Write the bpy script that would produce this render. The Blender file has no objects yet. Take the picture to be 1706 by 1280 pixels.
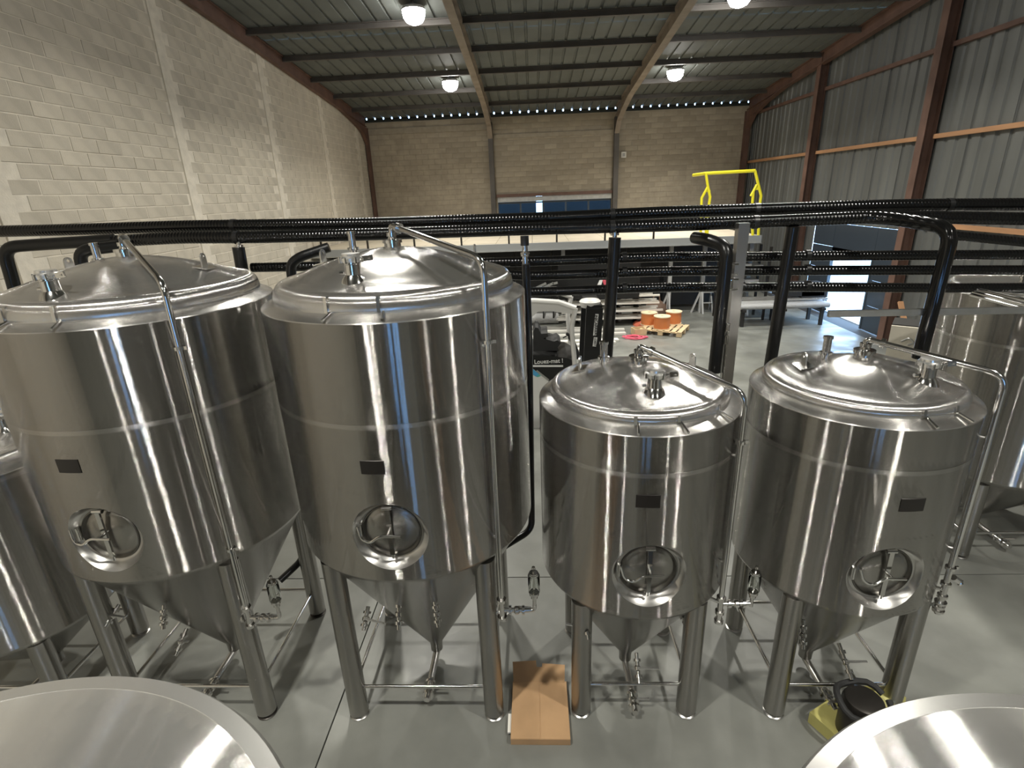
import bpy, bmesh, math, random
from mathutils import Vector, Matrix
PI = math.pi
random.seed(7)
SC = bpy.context.scene
COL = SC.collection

# ------------------------------------------------------------------ camera
FPX, PITCH, YAW, ROLL, HC = 885.13, .345933, .048055, -.039067, 3.8
cp, sp, cy, sy = math.cos(PITCH), math.sin(PITCH), math.cos(YAW), math.sin(YAW)
FW = Vector((-sy*cp, cy*cp, -sp)); _r = Vector((cy, sy, 0)); _u = _r.cross(FW)
RT = math.cos(ROLL)*_r + math.sin(ROLL)*_u
UP = -math.sin(ROLL)*_r + math.cos(ROLL)*_u
camd = bpy.data.cameras.new('camera'); cam = bpy.data.objects.new('camera', camd); COL.objects.link(cam)
m3 = Matrix((RT, UP, -FW)).transposed()
cam.matrix_world = Matrix.Translation((0, 0, HC)) @ m3.to_4x4()
camd.sensor_width = 36; camd.lens = FPX/1706*36; camd.clip_start = .05; camd.clip_end = 200
SC.camera = cam
def ray(x, y): return RT*((x-853)/FPX) - UP*((y-640)/FPX) + FW
CO = Vector((0, 0, HC))
def at(x, y, Y): d = ray(x, y); return CO + d*(Y/d.y)        # pixel -> point on the plane Y
def atz(x, y, Z): d = ray(x, y); return CO + d*((Z-HC)/d.z)
def atx(x, y, X): d = ray(x, y); return CO + d*(X/d.x)

# ------------------------------------------------------------------ world, exposure
wd = bpy.data.worlds.new('world'); SC.world = wd; wd.use_nodes = True
bg = wd.node_tree.nodes['Background']; bg.inputs[0].default_value = (.42, .66, 1, 1); bg.inputs[1].default_value = 8
SC.view_settings.view_transform = 'Standard'; SC.view_settings.look = 'None'
SC.view_settings.gamma = 1; SC.view_settings.use_curve_mapping = False
SC.view_settings.exposure = 0.32

# ------------------------------------------------------------------ building constants
YB, XL, XR, YF = 23.5, -6.7, 8.75, -10.0
def roofz(Y): return 6.80 + .09*(YB-Y)
LAMPS = [(x, y) for y in (18.6, 13.4, 8.2, .4, -4.6) for x in (-2.45, 4.45)]
LAMP_POWER, LAMP_COL = 100, (1, .97, .88)

# ------------------------------------------------------------------ materials
def mat(name, col, rough=.6, metal=0., **k):
    m = bpy.data.materials.new(name); m.use_nodes = True; nt = m.node_tree
    b = nt.nodes['Principled BSDF']
    b.inputs['Base Color'].default_value = (*col, 1); b.inputs['Roughness'].default_value = rough
    b.inputs['Metallic'].default_value = metal
    N = lambda t: nt.nodes.new(t)
    L = nt.links.new
    tc = N('ShaderNodeTexCoord')
    if 'groove' in k:   # microscopic brush grooves: normals scatter across the grooves, hardly along them
        t = N('ShaderNodeTangent')
        if k.get('axis') == 'UV': t.direction_type = 'UV_MAP'; t.uv_map = 'UVMap'
        else: t.direction_type = 'RADIAL'; t.axis = 'Z'
        g = N('ShaderNodeNewGeometry'); nrm = g.outputs['Normal']
        if 'bump' in k:
            s_, a_, dist, st = k['bump']; mp = N('ShaderNodeMapping'); mp.inputs['Scale'].default_value = st; L(tc.outputs['Object'], mp.inputs[0])
            n = N('ShaderNodeTexNoise'); n.inputs['Scale'].default_value = s_; n.inputs['Detail'].default_value = 3; L(mp.outputs[0], n.inputs[0])
            bp = N('ShaderNodeBump'); bp.inputs['Strength'].default_value = a_; bp.inputs['Distance'].default_value = dist; L(n.outputs[0], bp.inputs['Height']); nrm = bp.outputs[0]
        cr = N('ShaderNodeVectorMath'); cr.operation = 'CROSS_PRODUCT'; L(nrm, cr.inputs[0]); L(t.outputs[0], cr.inputs[1]); cr2 = cr
        if k.get('along'):
            cr2 = N('ShaderNodeVectorMath'); cr2.operation = 'CROSS_PRODUCT'; L(nrm, cr2.inputs[0]); L(cr.outputs[0], cr2.inputs[1])
        sc = N('ShaderNodeVectorMath'); sc.operation = 'SCALE'; sc.inputs['Scale'].default_value = 9173.7; L(tc.outputs['Object'], sc.inputs[0])
        wn = N('ShaderNodeTexWhiteNoise'); wn.noise_dimensions = '3D'; L(sc.outputs[0], wn.inputs[0])
        def mth(op, a, b=None):
            q = N('ShaderNodeMath'); q.operation = op
            for i_, v_ in enumerate((a, b)):
                if v_ is None: continue
                if isinstance(v_, (int, float)): q.inputs[i_].default_value = v_
                else: L(v_, q.inputs[i_])
            return q.outputs[0]
        v = mth('MULTIPLY', mth('SUBTRACT', wn.outputs['Value'], .5), 2.0)
        q = mth('DIVIDE', v, mth('SUBTRACT', 1.12, mth('MULTIPLY', v, v)))
        q = mth('MULTIPLY', q, k['groove'])
        s2 = N('ShaderNodeVectorMath'); s2.operation = 'SCALE'; L(cr2.outputs[0], s2.inputs[0]); L(q, s2.inputs['Scale'])
        ad = N('ShaderNodeVectorMath'); ad.operation = 'ADD'; L(nrm, ad.inputs[0]); L(s2.outputs[0], ad.inputs[1])
        nz = N('ShaderNodeVectorMath'); nz.operation = 'NORMALIZE'; L(ad.outputs[0], nz.inputs[0]); L(nz.outputs[0], b.inputs['Normal'])
        k.pop('bump', None)
    if 'aniso' in k:
        b.inputs['Anisotropic'].default_value = k['aniso']
        b.inputs['Anisotropic Rotation'].default_value = k.get('arot', 0)
        t = N('ShaderNodeTangent')
        if k.get('axis') == 'UV': t.direction_type = 'UV_MAP'; t.uv_map = 'UVMap'
        else: t.direction_type = 'RADIAL'; t.axis = k.get('axis', 'Z')
        L(t.outputs[0], b.inputs['Tangent'])
    if 'var' in k:      # (scale, amount, stretch xyz)  colour mottling that belongs to the surface
        s, a, st = k['var']
        mp = N('ShaderNodeMapping'); mp.inputs['Scale'].default_value = st; L(tc.outputs['Object'], mp.inputs[0])
        n = N('ShaderNodeTexNoise'); n.inputs['Scale'].default_value = s; n.inputs['Detail'].default_value = 6; L(mp.outputs[0], n.inputs[0])
        r = N('ShaderNodeMapRange'); r.inputs['From Min'].default_value = .3; r.inputs['From Max'].default_value = .7
        r.inputs['To Min'].default_value = 1-a; r.inputs['To Max'].default_value = 1+a; L(n.outputs[0], r.inputs[0])
        mx = N('ShaderNodeMix'); mx.data_type = 'RGBA'; mx.blend_type = 'MULTIPLY'; mx.inputs[0].default_value = 1
        mx.inputs[6].default_value = (*col, 1); L(r.outputs[0], mx.inputs[7])
        last = mx.outputs[2]
        if 'rnd' in k:
            oi = N('ShaderNodeObjectInfo'); r2 = N('ShaderNodeMapRange')
            r2.inputs['To Min'].default_value = 1-k['rnd']; r2.inputs['To Max'].default_value = 1+k['rnd']; L(oi.outputs['Random'], r2.inputs[0])
            m2 = N('ShaderNodeMix'); m2.data_type = 'RGBA'; m2.blend_type = 'MULTIPLY'; m2.inputs[0].default_value = 1
            L(last, m2.inputs[6]); L(r2.outputs[0], m2.inputs[7]); last = m2.outputs[2]
        L(last, b.inputs['Base Color'])
    if 'rvar' in k:     # roughness variation
        s, lo, hi, st = k['rvar']
        mp = N('ShaderNodeMapping'); mp.inputs['Scale'].default_value = st; L(tc.outputs['Object'], mp.inputs[0])
        n = N('ShaderNodeTexNoise'); n.inputs['Scale'].default_value = s; n.inputs['Detail'].default_value = 4; L(mp.outputs[0], n.inputs[0])
        r = N('ShaderNodeMapRange'); r.inputs['From Min'].default_value = .35; r.inputs['From Max'].default_value = .65
        r.inputs['To Min'].default_value = lo; r.inputs['To Max'].default_value = hi; L(n.outputs[0], r.inputs[0]); L(r.outputs[0], b.inputs['Roughness'])
    if 'bump' in k:     # (scale, strength, distance, stretch)
        s, a, dist, st = k['bump']
        mp = N('ShaderNodeMapping'); mp.inputs['Scale'].default_value = st; L(tc.outputs['Object'], mp.inputs[0])
        n = N('ShaderNodeTexNoise'); n.inputs['Scale'].default_value = s; n.inputs['Detail'].default_value = 4; L(mp.outputs[0], n.inputs[0])
        bp = N('ShaderNodeBump'); bp.inputs['Strength'].default_value = a; bp.inputs['Distance'].default_value = dist
        L(n.outputs[0], bp.inputs['Height']); L(bp.outputs[0], b.inputs['Normal'])
    if 'wave' in k:     # fine ring relief of tape wrap (scale, axis)
        s, ax = k['wave']
        wv = N('ShaderNodeTexWave'); wv.bands_direction = ax; wv.inputs['Scale'].default_value = s; wv.inputs['Distortion'].default_value = .6
        L(tc.outputs['Object'], wv.inputs[0])
        bp = N('ShaderNodeBump'); bp.inputs['Strength'].default_value = .4; bp.inputs['Distance'].default_value = .004
        L(wv.outputs['Fac'], bp.inputs['Height']); L(bp.outputs[0], b.inputs['Normal'])
    if 'emit' in k:
        b.inputs['Emission Color'].default_value = (*k['emit'][0], 1); b.inputs['Emission Strength'].default_value = k['emit'][1]
    if 'glass' in k:
        b.inputs['Transmission Weight'].default_value = 1; b.inputs['IOR'].default_value = k['glass']
    return m
ONE = (1, 1, 1)
M = {}
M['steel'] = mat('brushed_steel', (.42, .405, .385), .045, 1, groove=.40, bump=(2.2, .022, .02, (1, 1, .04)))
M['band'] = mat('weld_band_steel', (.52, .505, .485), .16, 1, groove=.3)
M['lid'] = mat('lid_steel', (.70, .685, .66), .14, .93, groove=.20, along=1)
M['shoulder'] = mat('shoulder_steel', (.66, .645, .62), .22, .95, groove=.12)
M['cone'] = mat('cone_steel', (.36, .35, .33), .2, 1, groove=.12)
M['polish'] = mat('polished_steel', (.72, .71, .69), .12, 1)
M['satin'] = mat('satin_steel', (.55, .54, .52), .30, 1)
M['leg'] = mat('leg_steel', (.37, .36, .34), .2, 1, groove=.12)
M['deck'] = mat('linear_brushed_steel', (.90, .89, .86), .06, .88, groove=.32, axis='UV')
M['rim'] = mat('rim_steel', (.82, .81, .78), .26, .9)
M['plate'] = mat('dark_plate', (.035, .032, .03), .35, .6)
M['dark'] = mat('dark_metal', (.06, .055, .05), .4, .8)
M['black_pipe'] = mat('black_insulation', (.006, .006, .006), .15, 0, wave=(11, 'X'))
M['black_pipe_v'] = mat('black_insulation_drop', (.007, .007, .007), .28, 0, bump=(30, .2, .004, ONE))
M['black'] = mat('black_plastic', (.012, .012, .012), .35)
M['rubber'] = mat('rubber', (.02, .02, .02), .7)
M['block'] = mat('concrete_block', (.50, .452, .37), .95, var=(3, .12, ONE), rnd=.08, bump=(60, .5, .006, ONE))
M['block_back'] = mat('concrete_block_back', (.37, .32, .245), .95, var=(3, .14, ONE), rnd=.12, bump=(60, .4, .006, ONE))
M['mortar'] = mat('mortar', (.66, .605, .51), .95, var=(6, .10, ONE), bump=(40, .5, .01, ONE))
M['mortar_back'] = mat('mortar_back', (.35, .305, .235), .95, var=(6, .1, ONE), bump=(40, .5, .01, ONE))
M['floor'] = mat('polished_concrete', (.185, .188, .17), .42, var=(1.3, .27, ONE), rvar=(1.5, .30, .55, ONE), bump=(12, .05, .01, ONE))
M['joint'] = mat('joint_filler', (.05, .05, .05), .8)
M['frame'] = mat('primed_steel', (.135, .075, .055), .65, var=(2.5, .25, ONE))
M['frame_light'] = mat('pale_primed_steel', (.26, .215, .17), .7, var=(2.5, .2, ONE))  # paler brown copy for the two middle rafters and haunches
M['purlin'] = mat('purlin_steel', (.10, .09, .08), .6, var=(2, .2, ONE))
M['roof'] = mat('roof_sheet', (.125, .135, .125), .7, .0, var=(1.2, .18, ONE), rnd=.06)
M['clad'] = mat('galvanised_cladding', (.15, .155, .148), .5, .3, var=(1.5, .2, (1, 1, .15)), rnd=.08)
M['girt'] = mat('timber_girt', (.45, .24, .12), .7, var=(3, .2, (1, .2, 1)))
M['timber'] = mat('raw_timber', (.62, .47, .28), .75, var=(5, .15, (1, 4, 1)))
M['ply'] = mat('plywood_flange', (.72, .58, .38), .7, var=(6, .1, ONE))
M['yellow'] = mat('yellow_paint', (.80, .72, .03), .4)
M['orange'] = mat('orange_cable', (.62, .20, .06), .45, wave=(30, 'Z'))
M['red'] = mat('red_tarp', (.55, .13, .07), .7, bump=(8, .6, .03, ONE))
M['pink'] = mat('pink_strap', (.85, .14, .22), .6)
M['cardboard'] = mat('cardboard', (.47, .29, .15), .85, var=(4, .10, ONE), rnd=.05)
M['paper'] = mat('white_paper', (.8, .78, .72), .7)
M['zinc'] = mat('galvanised_steel', (.52, .52, .50), .38, .9, var=(8, .12, ONE))
M['mezzbeam'] = mat('mezzanine_beam', (.33, .34, .34), .45, .3)
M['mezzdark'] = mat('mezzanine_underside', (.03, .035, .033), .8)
M['deckboard'] = mat('mezzanine_board', (.50, .44, .34), .8, var=(1.5, .1, ONE))
M['grey_paint'] = mat('grey_paint', (.42, .42, .41), .5)
M['white_paint'] = mat('white_machine_paint', (.72, .71, .68), .45)
M['cream'] = mat('cream_panel', (.62, .58, .49), .45, var=(6, .05, ONE))
M['alu'] = mat('aluminium', (.82, .82, .80), .25, .9)
M['alu_mat'] = mat('pale_aluminium', (.78, .76, .71), .5, .2)
M['door'] = mat('door_panel', (.055, .07, .09), .35, .2)
M['winframe'] = mat('window_frame', (.05, .065, .08), .4)
M['pane'] = mat('window_glass', (.35, .5, .65), .05, 0, glass=1.1)
M['lampbody'] = mat('lamp_housing', (.45, .45, .45), .5, .2)
M['lens'] = mat('lamp_lens', (1, 1, 1), .5, emit=((1, .98, .93), 38))
M['glass'] = mat('clear_glass', (.9, .92, .9), .04, 0, glass=1.3)
M['blue'] = mat('blue_decal', (.08, .35, .62), .4)
M['teal'] = mat('green_decal', (.10, .42, .35), .4)
M['white_txt'] = mat('white_lettering', (.8, .8, .78), .5)
M['redmark'] = mat('red_mark', (.65, .10, .14), .5)
M['wrap'] = mat('plastic_wrap', (.50, .50, .50), .25, bump=(14, .8, .02, ONE))
M['yellowbag'] = mat('yellow_plastic', (.50, .46, .16), .4, bump=(10, .4, .02, ONE))
M['brown'] = mat('brown_leather', (.16, .10, .07), .7)
M['darkwood'] = mat('dark_panel', (.022, .021, .02), .7)  # near black, so the mezzanine panels carry painted shade; other dark parts share it
M['asphalt'] = mat('yard_concrete', (.45, .47, .5), .9)
M['outwhite'] = mat('white_trailer', (.85, .87, .9), .5)

# ------------------------------------------------------------------ mesh builder
class MB:
    def __init__(s): s.v = []; s.f = []
    def add(s, vs, fs):
        o = len(s.v); s.v += [tuple(v) for v in vs]; s.f += [tuple(i+o for i in f) for f in fs]; return s
    def box(s, c, d, R=None):
        x, y, z = d[0]/2, d[1]/2, d[2]/2
        vs = [Vector((i*x, j*y, k*z)) for i in (-1, 1) for j in (-1, 1) for k in (-1, 1)]
        if R is not None: vs = [R @ v for v in vs]
        c = Vector(c)
        return s.add([v+c for v in vs], [(0, 1, 3, 2), (4, 6, 7, 5), (0, 4, 5, 1), (2, 3, 7, 6), (0, 2, 6, 4), (1, 5, 7, 3)])
    def bar(s, a, b, w, h, up=(0, 0, 1)):
        a, b = Vector(a), Vector(b); d = b-a; z = Vector(up); t = d.normalized()
        sx = t.cross(z)
        if sx.length < 1e-4: sx = t.cross(Vector((1, 0, 0)))
        sx.normalize(); u = sx.cross(t)
        return s.box((a+b)/2, (w, d.length, h), Matrix((sx, t, u)).transposed())
    def tube(s, pts, r, seg=16, caps=True, rad=None):
        pts = [Vector(p) for p in pts]
        if rad: pts = fillet(pts, rad)
        rr = r if isinstance(r, (list, tuple)) else [r]*len(pts)
        t0 = (pts[1]-pts[0]).normalized(); n = t0.orthogonal().normalized(); vs = []; fs = []
        for i, p in enumerate(pts):
            if i == 0: t = t0
            elif i == len(pts)-1: t = (pts[i]-pts[i-1]).normalized()
            else: t = ((pts[i+1]-p).normalized()+(p-pts[i-1]).normalized()).normalized()
            n = (n-t*n.dot(t)).normalized(); b = t.cross(n)
            for k in range(seg):
                a = 2*PI*k/seg; vs.append(p+(n*math.cos(a)+b*math.sin(a))*rr[i])
        for i in range(len(pts)-1):
            for k in range(seg):
                k2 = (k+1) % seg; fs.append((i*seg+k, i*seg+k2, (i+1)*seg+k2, (i+1)*seg+k))
        if caps:
            fs.append(tuple(range(seg))[::-1]); fs.append(tuple((len(pts)-1)*seg+k for k in range(seg)))
        return s.add(vs, fs)
    def lathe(s, prof, seg=48, c=(0, 0, 0), axis='Z', a0=0, a1=2*PI):
        c = Vector(c); full = abs(a1-a0-2*PI) < 1e-6; n = seg if full else seg+1; vs = []; fs = []
        R = {'Z': Matrix.Identity(3), 'Y': Matrix(((1, 0, 0), (0, 0, -1), (0, 1, 0))), 'X': Matrix(((0, 0, 1), (0, 1, 0), (-1, 0, 0)))}[axis] if isinstance(axis, str) else axis
        rings = []
        for (r, z) in prof:
            if r < 1e-6: rings.append([len(vs)]); vs.append(c + R @ Vector((0, 0, z))); continue
            ring = []
            for k in range(n):
                a = a0+(a1-a0)*k/seg; ring.append(len(vs)); vs.append(c + R @ Vector((r*math.cos(a), r*math.sin(a), z)))
            rings.append(ring)
        for A, B in zip(rings, rings[1:]):
            m = n if full else n-1
            for k in range(m):
                k2 = (k+1) % n
                if len(A) == 1 and len(B) > 1: fs.append((A[0], B[k2], B[k]))
                elif len(B) == 1 and len(A) > 1: fs.append((A[k], A[k2], B[0]))
                elif len(A) > 1: fs.append((A[k], A[k2], B[k2], B[k]))
        return s.add(vs, fs)
    def prism(s, poly, y0, y1, conv=None):        # polygon in (x,z) extruded in y; conv maps (x,y,z)
        n = len(poly); vs = [(x, y0, z) for x, z in poly]+[(x, y1, z) for x, z in poly]
        if conv: vs = [conv(*v) for v in vs]
        return s.add(vs, [tuple(range(n)), tuple(range(2*n-1, n-1, -1))]+[(i, i+n, (i+1) % n+n, (i+1) % n) for i in range(n)])
    def mesh(s, name, m, smooth=True, ang=35, fix=True):
        me = bpy.data.meshes.new(name); me.from_pydata(s.v, [], s.f)
        if fix:
            bm = bmesh.new(); bm.from_mesh(me); bmesh.ops.recalc_face_normals(bm, faces=bm.faces); bm.to_mesh(me); bm.free()
        if smooth:
            me.polygons.foreach_set('use_smooth', [True]*len(me.polygons)); me.set_sharp_from_angle(angle=math.radians(ang))
        me.materials.append(m); me.update(); return me
    def build(s, name, m, parent=None, loc=None, **k):
        o = bpy.data.objects.new(name, s.mesh(name, m, **k)); COL.objects.link(o)
        if parent is not None: o.parent = parent
        if loc is not None: o.location = loc
        return o
def fillet(pts, rad, n=6):
    out = [pts[0]]
    for a, p, b in zip(pts, pts[1:], pts[2:]):
        d1 = (a-p); d2 = (b-p); l = min(rad, d1.length*.49, d2.length*.49); d1.normalize(); d2.normalize()
        p1 = p+d1*l; p2 = p+d2*l
        for i in range(n+1):
            t = i/n; out.append(p1*(1-t)**2 + p*2*t*(1-t) + p2*t*t)
    out.append(pts[-1]); return out
def empty(name, loc=(0, 0, 0), rz=0):
    o = bpy.data.objects.new(name, None); COL.objects.link(o); o.location = loc; o.rotation_euler = (0, 0, rz); o.empty_display_size = .2; return o
def tag(o, label, cat, group=None, kind=None):
    o['label'] = label; o['category'] = cat
    if group: o['group'] = group
    if kind: o['kind'] = kind
    return o
def struct(o): o['kind'] = 'structure'; return o
def inst(name, me, parent=None, loc=(0, 0, 0)):
    o = bpy.data.objects.new(name, me); COL.objects.link(o); o.parent = parent; o.location = loc; return o
def copy_tree(o, parent=None):
    c = o.copy(); COL.objects.link(c); c.parent = parent
    for ch in list(o.children): copy_tree(ch, c)
    return c
def text(s, name, m, size, mw, parent=None, depth=.004, bold=0):
    cu = bpy.data.curves.new(name, 'FONT'); cu.body = s; cu.size = size; cu.extrude = depth; cu.align_x = 'CENTER'; cu.align_y = 'CENTER'; cu.offset = bold
    to = bpy.data.objects.new('t', cu); COL.objects.link(to)
    dg = bpy.context.evaluated_depsgraph_get(); me = bpy.data.meshes.new_from_object(to.evaluated_get(dg))
    bpy.data.objects.remove(to); bpy.data.curves.remove(cu); me.materials.clear(); me.materials.append(m)
    o = bpy.data.objects.new(name, me); COL.objects.link(o); o.matrix_world = mw
    if parent is not None: o.parent = parent
    return o

# ================================================================== SETTING
# ---- floor: concrete slabs with sawn joints
fl = struct(MB().box((1, 7, -.11), (40, 46, .16)).build('floor', M['joint']))
jx = [-14.63+5*i for i in range(9)]; jy = [-12.6+5*i for i in range(9)]
slab = MB().box((0, 0, 0), (9.988, 9.988, .03)).mesh('slab', M['floor'], smooth=False)
for i in range(2):
    for j in range(4):
        x, y = -6.63+10*i, -10.45+10*j
        if y < 30: inst('slab', slab, fl, (x, y, -.015))
# ---- block walls
def block_wall(wall, a0, a1, z0, ztop, conv, bm_, sm_, score, hole=None, far=300):
    """running bond of 0.5 x 0.2 blocks; conv(a, z) -> world; parts for the largest ones, the rest joined"""
    cells = []; nz = int((9.2-z0)/.2)
    for k in range(nz):
        z = z0+.2*k+.1; off = .25 if k % 2 else 0; a = a0+off-.5
        while a < a1:
            l, r = max(a, a0), min(a+.5, a1); a += .5
            if r-l < .1: continue
            c = (l+r)/2
            if z+.1 > min(ztop(l), ztop(r)): continue
            if hole and hole(c, z): continue
            cells.append((score(c, z), c, z, r-l))
    cells.sort(key=lambda t: -t[0])
    meshes = {}
    rest = MB()
    for i, (s, c, z, w) in enumerate(cells):
        jig = random.uniform(-.004, .004)
        if i < far and s > 0:
            key = (round(w, 2), i % 3)
            if key not in meshes:
                mb = MB(); block(mb, 0, 0, key[0], conv.__defaults__[0], .188 - .003*(i % 3)); meshes[key] = mb.mesh('block', bm_, smooth=False)
            inst('block', meshes[key], wall, conv(c, z, jig))
        else:
            p = conv(c, z, jig); mb = MB(); block(mb, 0, 0, w, conv.__defaults__[0], .186)
            rest.add([(v[0]+p[0], v[1]+p[1], v[2]+p[2]) for v in mb.v], mb.f)
    if rest.v: rest.build('blocks_beyond', bm_, wall, smooth=False)['kind'] = 'stuff'
def block(mb, x, y, w, ax, h):
    w2, h2, d = w/2-.007, h/2, .008; e = .005
    f = [(-w2, -h2), (w2, -h2), (w2, h2), (-w2, h2)]
    g = [(-w2+e, -h2+e), (w2-e, -h2+e), (w2-e, h2-e), (-w2+e, h2-e)]
    P = (lambda a, n, z: (n, a, z)) if ax[0] == 'Y' else (lambda a, n, z: (a, n, z))
    sgn = ax[1]
    vs = [P(a, -sgn*.01, z) for a, z in f]+[P(a, sgn*(d-.004), z) for a, z in f]+[P(a, sgn*d, z) for a, z in g]
    fs = [(4, 5, 9, 8), (5, 6, 10, 9), (6, 7, 11, 10), (7, 4, 8, 11), (8, 9, 10, 11), (0, 1, 5, 4), (1, 2, 6, 5), (2, 3, 7, 6), (3, 0, 4, 7)]
    mb.add(vs, fs)
# left gable wall
wl = struct(MB().prism([(YF, -.1), (YB+.3, -.1), (YB+.3, roofz(YB+.3)), (1.5, roofz(1.5)), (YF, roofz(1.5)-.09*(11.5))], XL-.22, XL, conv=lambda x, y, z: (y, x, z)).build('wall_left', M['mortar'], smooth=False))
ties = [10.95, 6.9, 14.9, 18.7, 22.3, 2.9]
def wl_conv(a, z, j=0, _=None): return (XL+j, a, z)
def mk(ax):
    def f(a, z, j=0): return None
    return f
def convL(a, z, j, ax=('Y', 1)): return (XL+j, a, z)
convL.__defaults__ = (('Y', 1),)
def scoreL(c, z):
    d = Vector((XL, c, z))-CO; dep = d.dot(FW)
    if dep < .5: return -1
    x = 853+FPX*d.dot(RT)/dep; y = 640-FPX*d.dot(UP)/dep
    return 1/dep if -15 < x < 640 and -15 < y < 395 else -1
block_wall(wl, 1.0, YB, .0, lambda a: roofz(a)-.05, convL, M['block'], None, scoreL, hole=lambda c, z: any(abs(c-t) < .17 for t in ties), far=300)
for t in ties:
    MB().box((XL+.008, t, 4.0), (.03, .26, 8.0 if t > 12 else 8.2)).build('concrete_tie', M['mortar'], wl, smooth=False)
# back wall with window opening
WX0, WX1, WZ0, WZ1 = -1.42, 3.30, 2.45, 3.62
wb = struct(empty('wall_back'))
mb = MB()
for x0, x1, z0, z1 in ((XL, WX0, -.1, 6.66), (WX1, XR, -.1, 6.66), (WX0, WX1, WZ1, 6.66), (WX0, WX1, -.1, WZ0)):
    mb.box(((x0+x1)/2, YB+.11, (z0+z1)/2), (x1-x0, .2, z1-z0))
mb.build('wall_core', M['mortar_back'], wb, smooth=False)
def convB(a, z, j, ax=('X', -1)): return (a, YB+.01+j, z)
convB.__defaults__ = (('X', -1),)
def scoreB(c, z):
    d = Vector((c, YB, z))-CO; dep = d.dot(FW); y = 640-FPX*d.dot(UP)/dep
    return (1/dep)*(1-abs(c-1)*.01) if z > 3.5 and z < 6.6 else -1
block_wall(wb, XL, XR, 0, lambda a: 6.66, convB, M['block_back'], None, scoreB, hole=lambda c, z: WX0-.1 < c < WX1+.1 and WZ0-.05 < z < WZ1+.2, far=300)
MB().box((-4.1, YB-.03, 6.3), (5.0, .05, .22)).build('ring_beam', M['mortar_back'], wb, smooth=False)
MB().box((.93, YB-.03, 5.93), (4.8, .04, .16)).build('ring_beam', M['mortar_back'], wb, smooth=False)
# eave strip with the daylight gaps of the ribs
n0 = at(610.3, 196.9, YB).x; pitch = (at(1262.6, 166.4, YB).x-n0)/45
mb = MB(); mb.box((1.02, YB+.03, 6.70), (XR-XL, .10, .10))
xs = [XL] + [n0+pitch*i+d for i in range(46) for d in (-.028, .028)] + [XR]
for a, b in zip(xs[::2], xs[1::2]): mb.box(((a+b)/2, YB+.03, 6.775), (b-a, .05, .055))
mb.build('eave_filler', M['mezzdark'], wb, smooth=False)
# window in the back wall
w1 = struct(empty('window_1', (0, 0, 0)))
MB().box(((WX0+WX1)/2, YB+.02, WZ1-.10), (WX1-WX0, .16, .19)).build('shutter_box', M['zinc'], w1, smooth=False)
MB().box(((WX0+WX1)/2, YB-.08, WZ1+.06), (WX1-WX0+.1, .12, .12)).build('lintel_beam', M['frame'], w1, smooth=False)
nb = 5
for i in range(nb+1):
    x = WX0+(WX1-WX0)*i/nb; MB().box((x, YB+.05, (WZ0+WZ1)/2-.1), (.07, .06, WZ1-WZ0-.2)).build('mullion', M['winframe'], w1, smooth=False)
for z in (WZ0+.03, WZ0+.35, WZ1-.24):
    MB().box(((WX0+WX1)/2, YB+.05, z), (WX1-WX0, .05, .06)).build('window_rail', M['winframe'], w1, smooth=False)
for i in range(nb):
    x0 = WX0+(WX1-WX0)*i/nb; x1 = WX0+(WX1-WX0)*(i+1)/nb
    MB().box(((x0+x1)/2, YB+.07, (WZ0+WZ1)/2-.1), (x1-x0, .012, WZ1-WZ0-.2)).build('pane', M['pane'], w1, smooth=False)
# dark screen added behind the window to block bright sky, one gap left
o = MB().box((-4.4, YB+3.5, 2.5), (9.2, .3, 5.0)).box((5.3, YB+3.5, 2.5), (9.6, .3, 5.0)).box((.35, YB+3.5, 4.9), (1, .3, .2)).build('sky_screen', M['darkwood'], smooth=False)
tag(o, 'added dark screen blocking the sky behind the band window over the mezzanine', 'screen')
# ---- right gable wall: ribbed sheets, posts, timber girts
wr = struct(empty('wall_right'))
DY0, DY1, DZ = 13.35, 17.45, 2.62
def sheet_mesh(y0, y1, z0, z1, n=3):
    mb = MB(); prof = []
    w = (y1-y0)/n
    for i in range(n):
        b = y0+i*w; prof += [(b, 0), (b+.62*w, 0), (b+.70*w, .035), (b+.92*w, .035)]
    prof.append((y1, 0)); vs = []; fs = []
    for j, (y, d) in enumerate(prof): vs += [(XR+d, y, z0), (XR+d, y, z1 if not callable(z1) else z1(y))]
    for j in range(len(prof)-1): fs.append((2*j, 2*j+2, 2*j+3, 2*j+1))
    return mb.add(vs, fs)
y = YF
while y < YB-.01:
    y1 = min(y+1.0, YB)
    low = DZ if 12.9 <= y < DY1 else 0
    for (a, b) in ((low, 4.62), (4.58, None)):
        if b is None: sheet_mesh(y, y1+.02, a, lambda q: (roofz(q) if q > 1.5 else roofz(1.5)-.09*(1.5-q))).build('cladding_sheet', M['clad'], wr, smooth=False)
        else: sheet_mesh(y, y1+.02, a, b).build('cladding_sheet', M['clad'], wr, smooth=False)
    y = y1
sheet_mesh(DY1, 18.0, 0, DZ, 2).build('cladding_sheet', M['clad'], wr, smooth=False)
sheet_mesh(13.0, DY0, 0, DZ, 1).build('cladding_sheet', M['clad'], wr, smooth=False)
def ibeam(mb, a, b, depth, fl_, up, web=.012, ft=.02):
    a, b, up = Vector(a), Vector(b), Vector(up).normalized()
    for s in (-1, 1): mb.bar(a+up*s*(depth/2-ft/2), b+up*s*(depth/2-ft/2), fl_, ft, up)
    mb.bar(a, b, web, depth-2*ft, up)
for Yp in (18.05, 13.0, 8.0, 3.0):
    mb = MB(); ibeam(mb, (XR-.16, Yp, 0), (XR-.16, Yp, roofz(Yp)-.02), .24, .22, (1, 0, 0)); mb.build('gable_post', M['frame'], wr, smooth=False)
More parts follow.
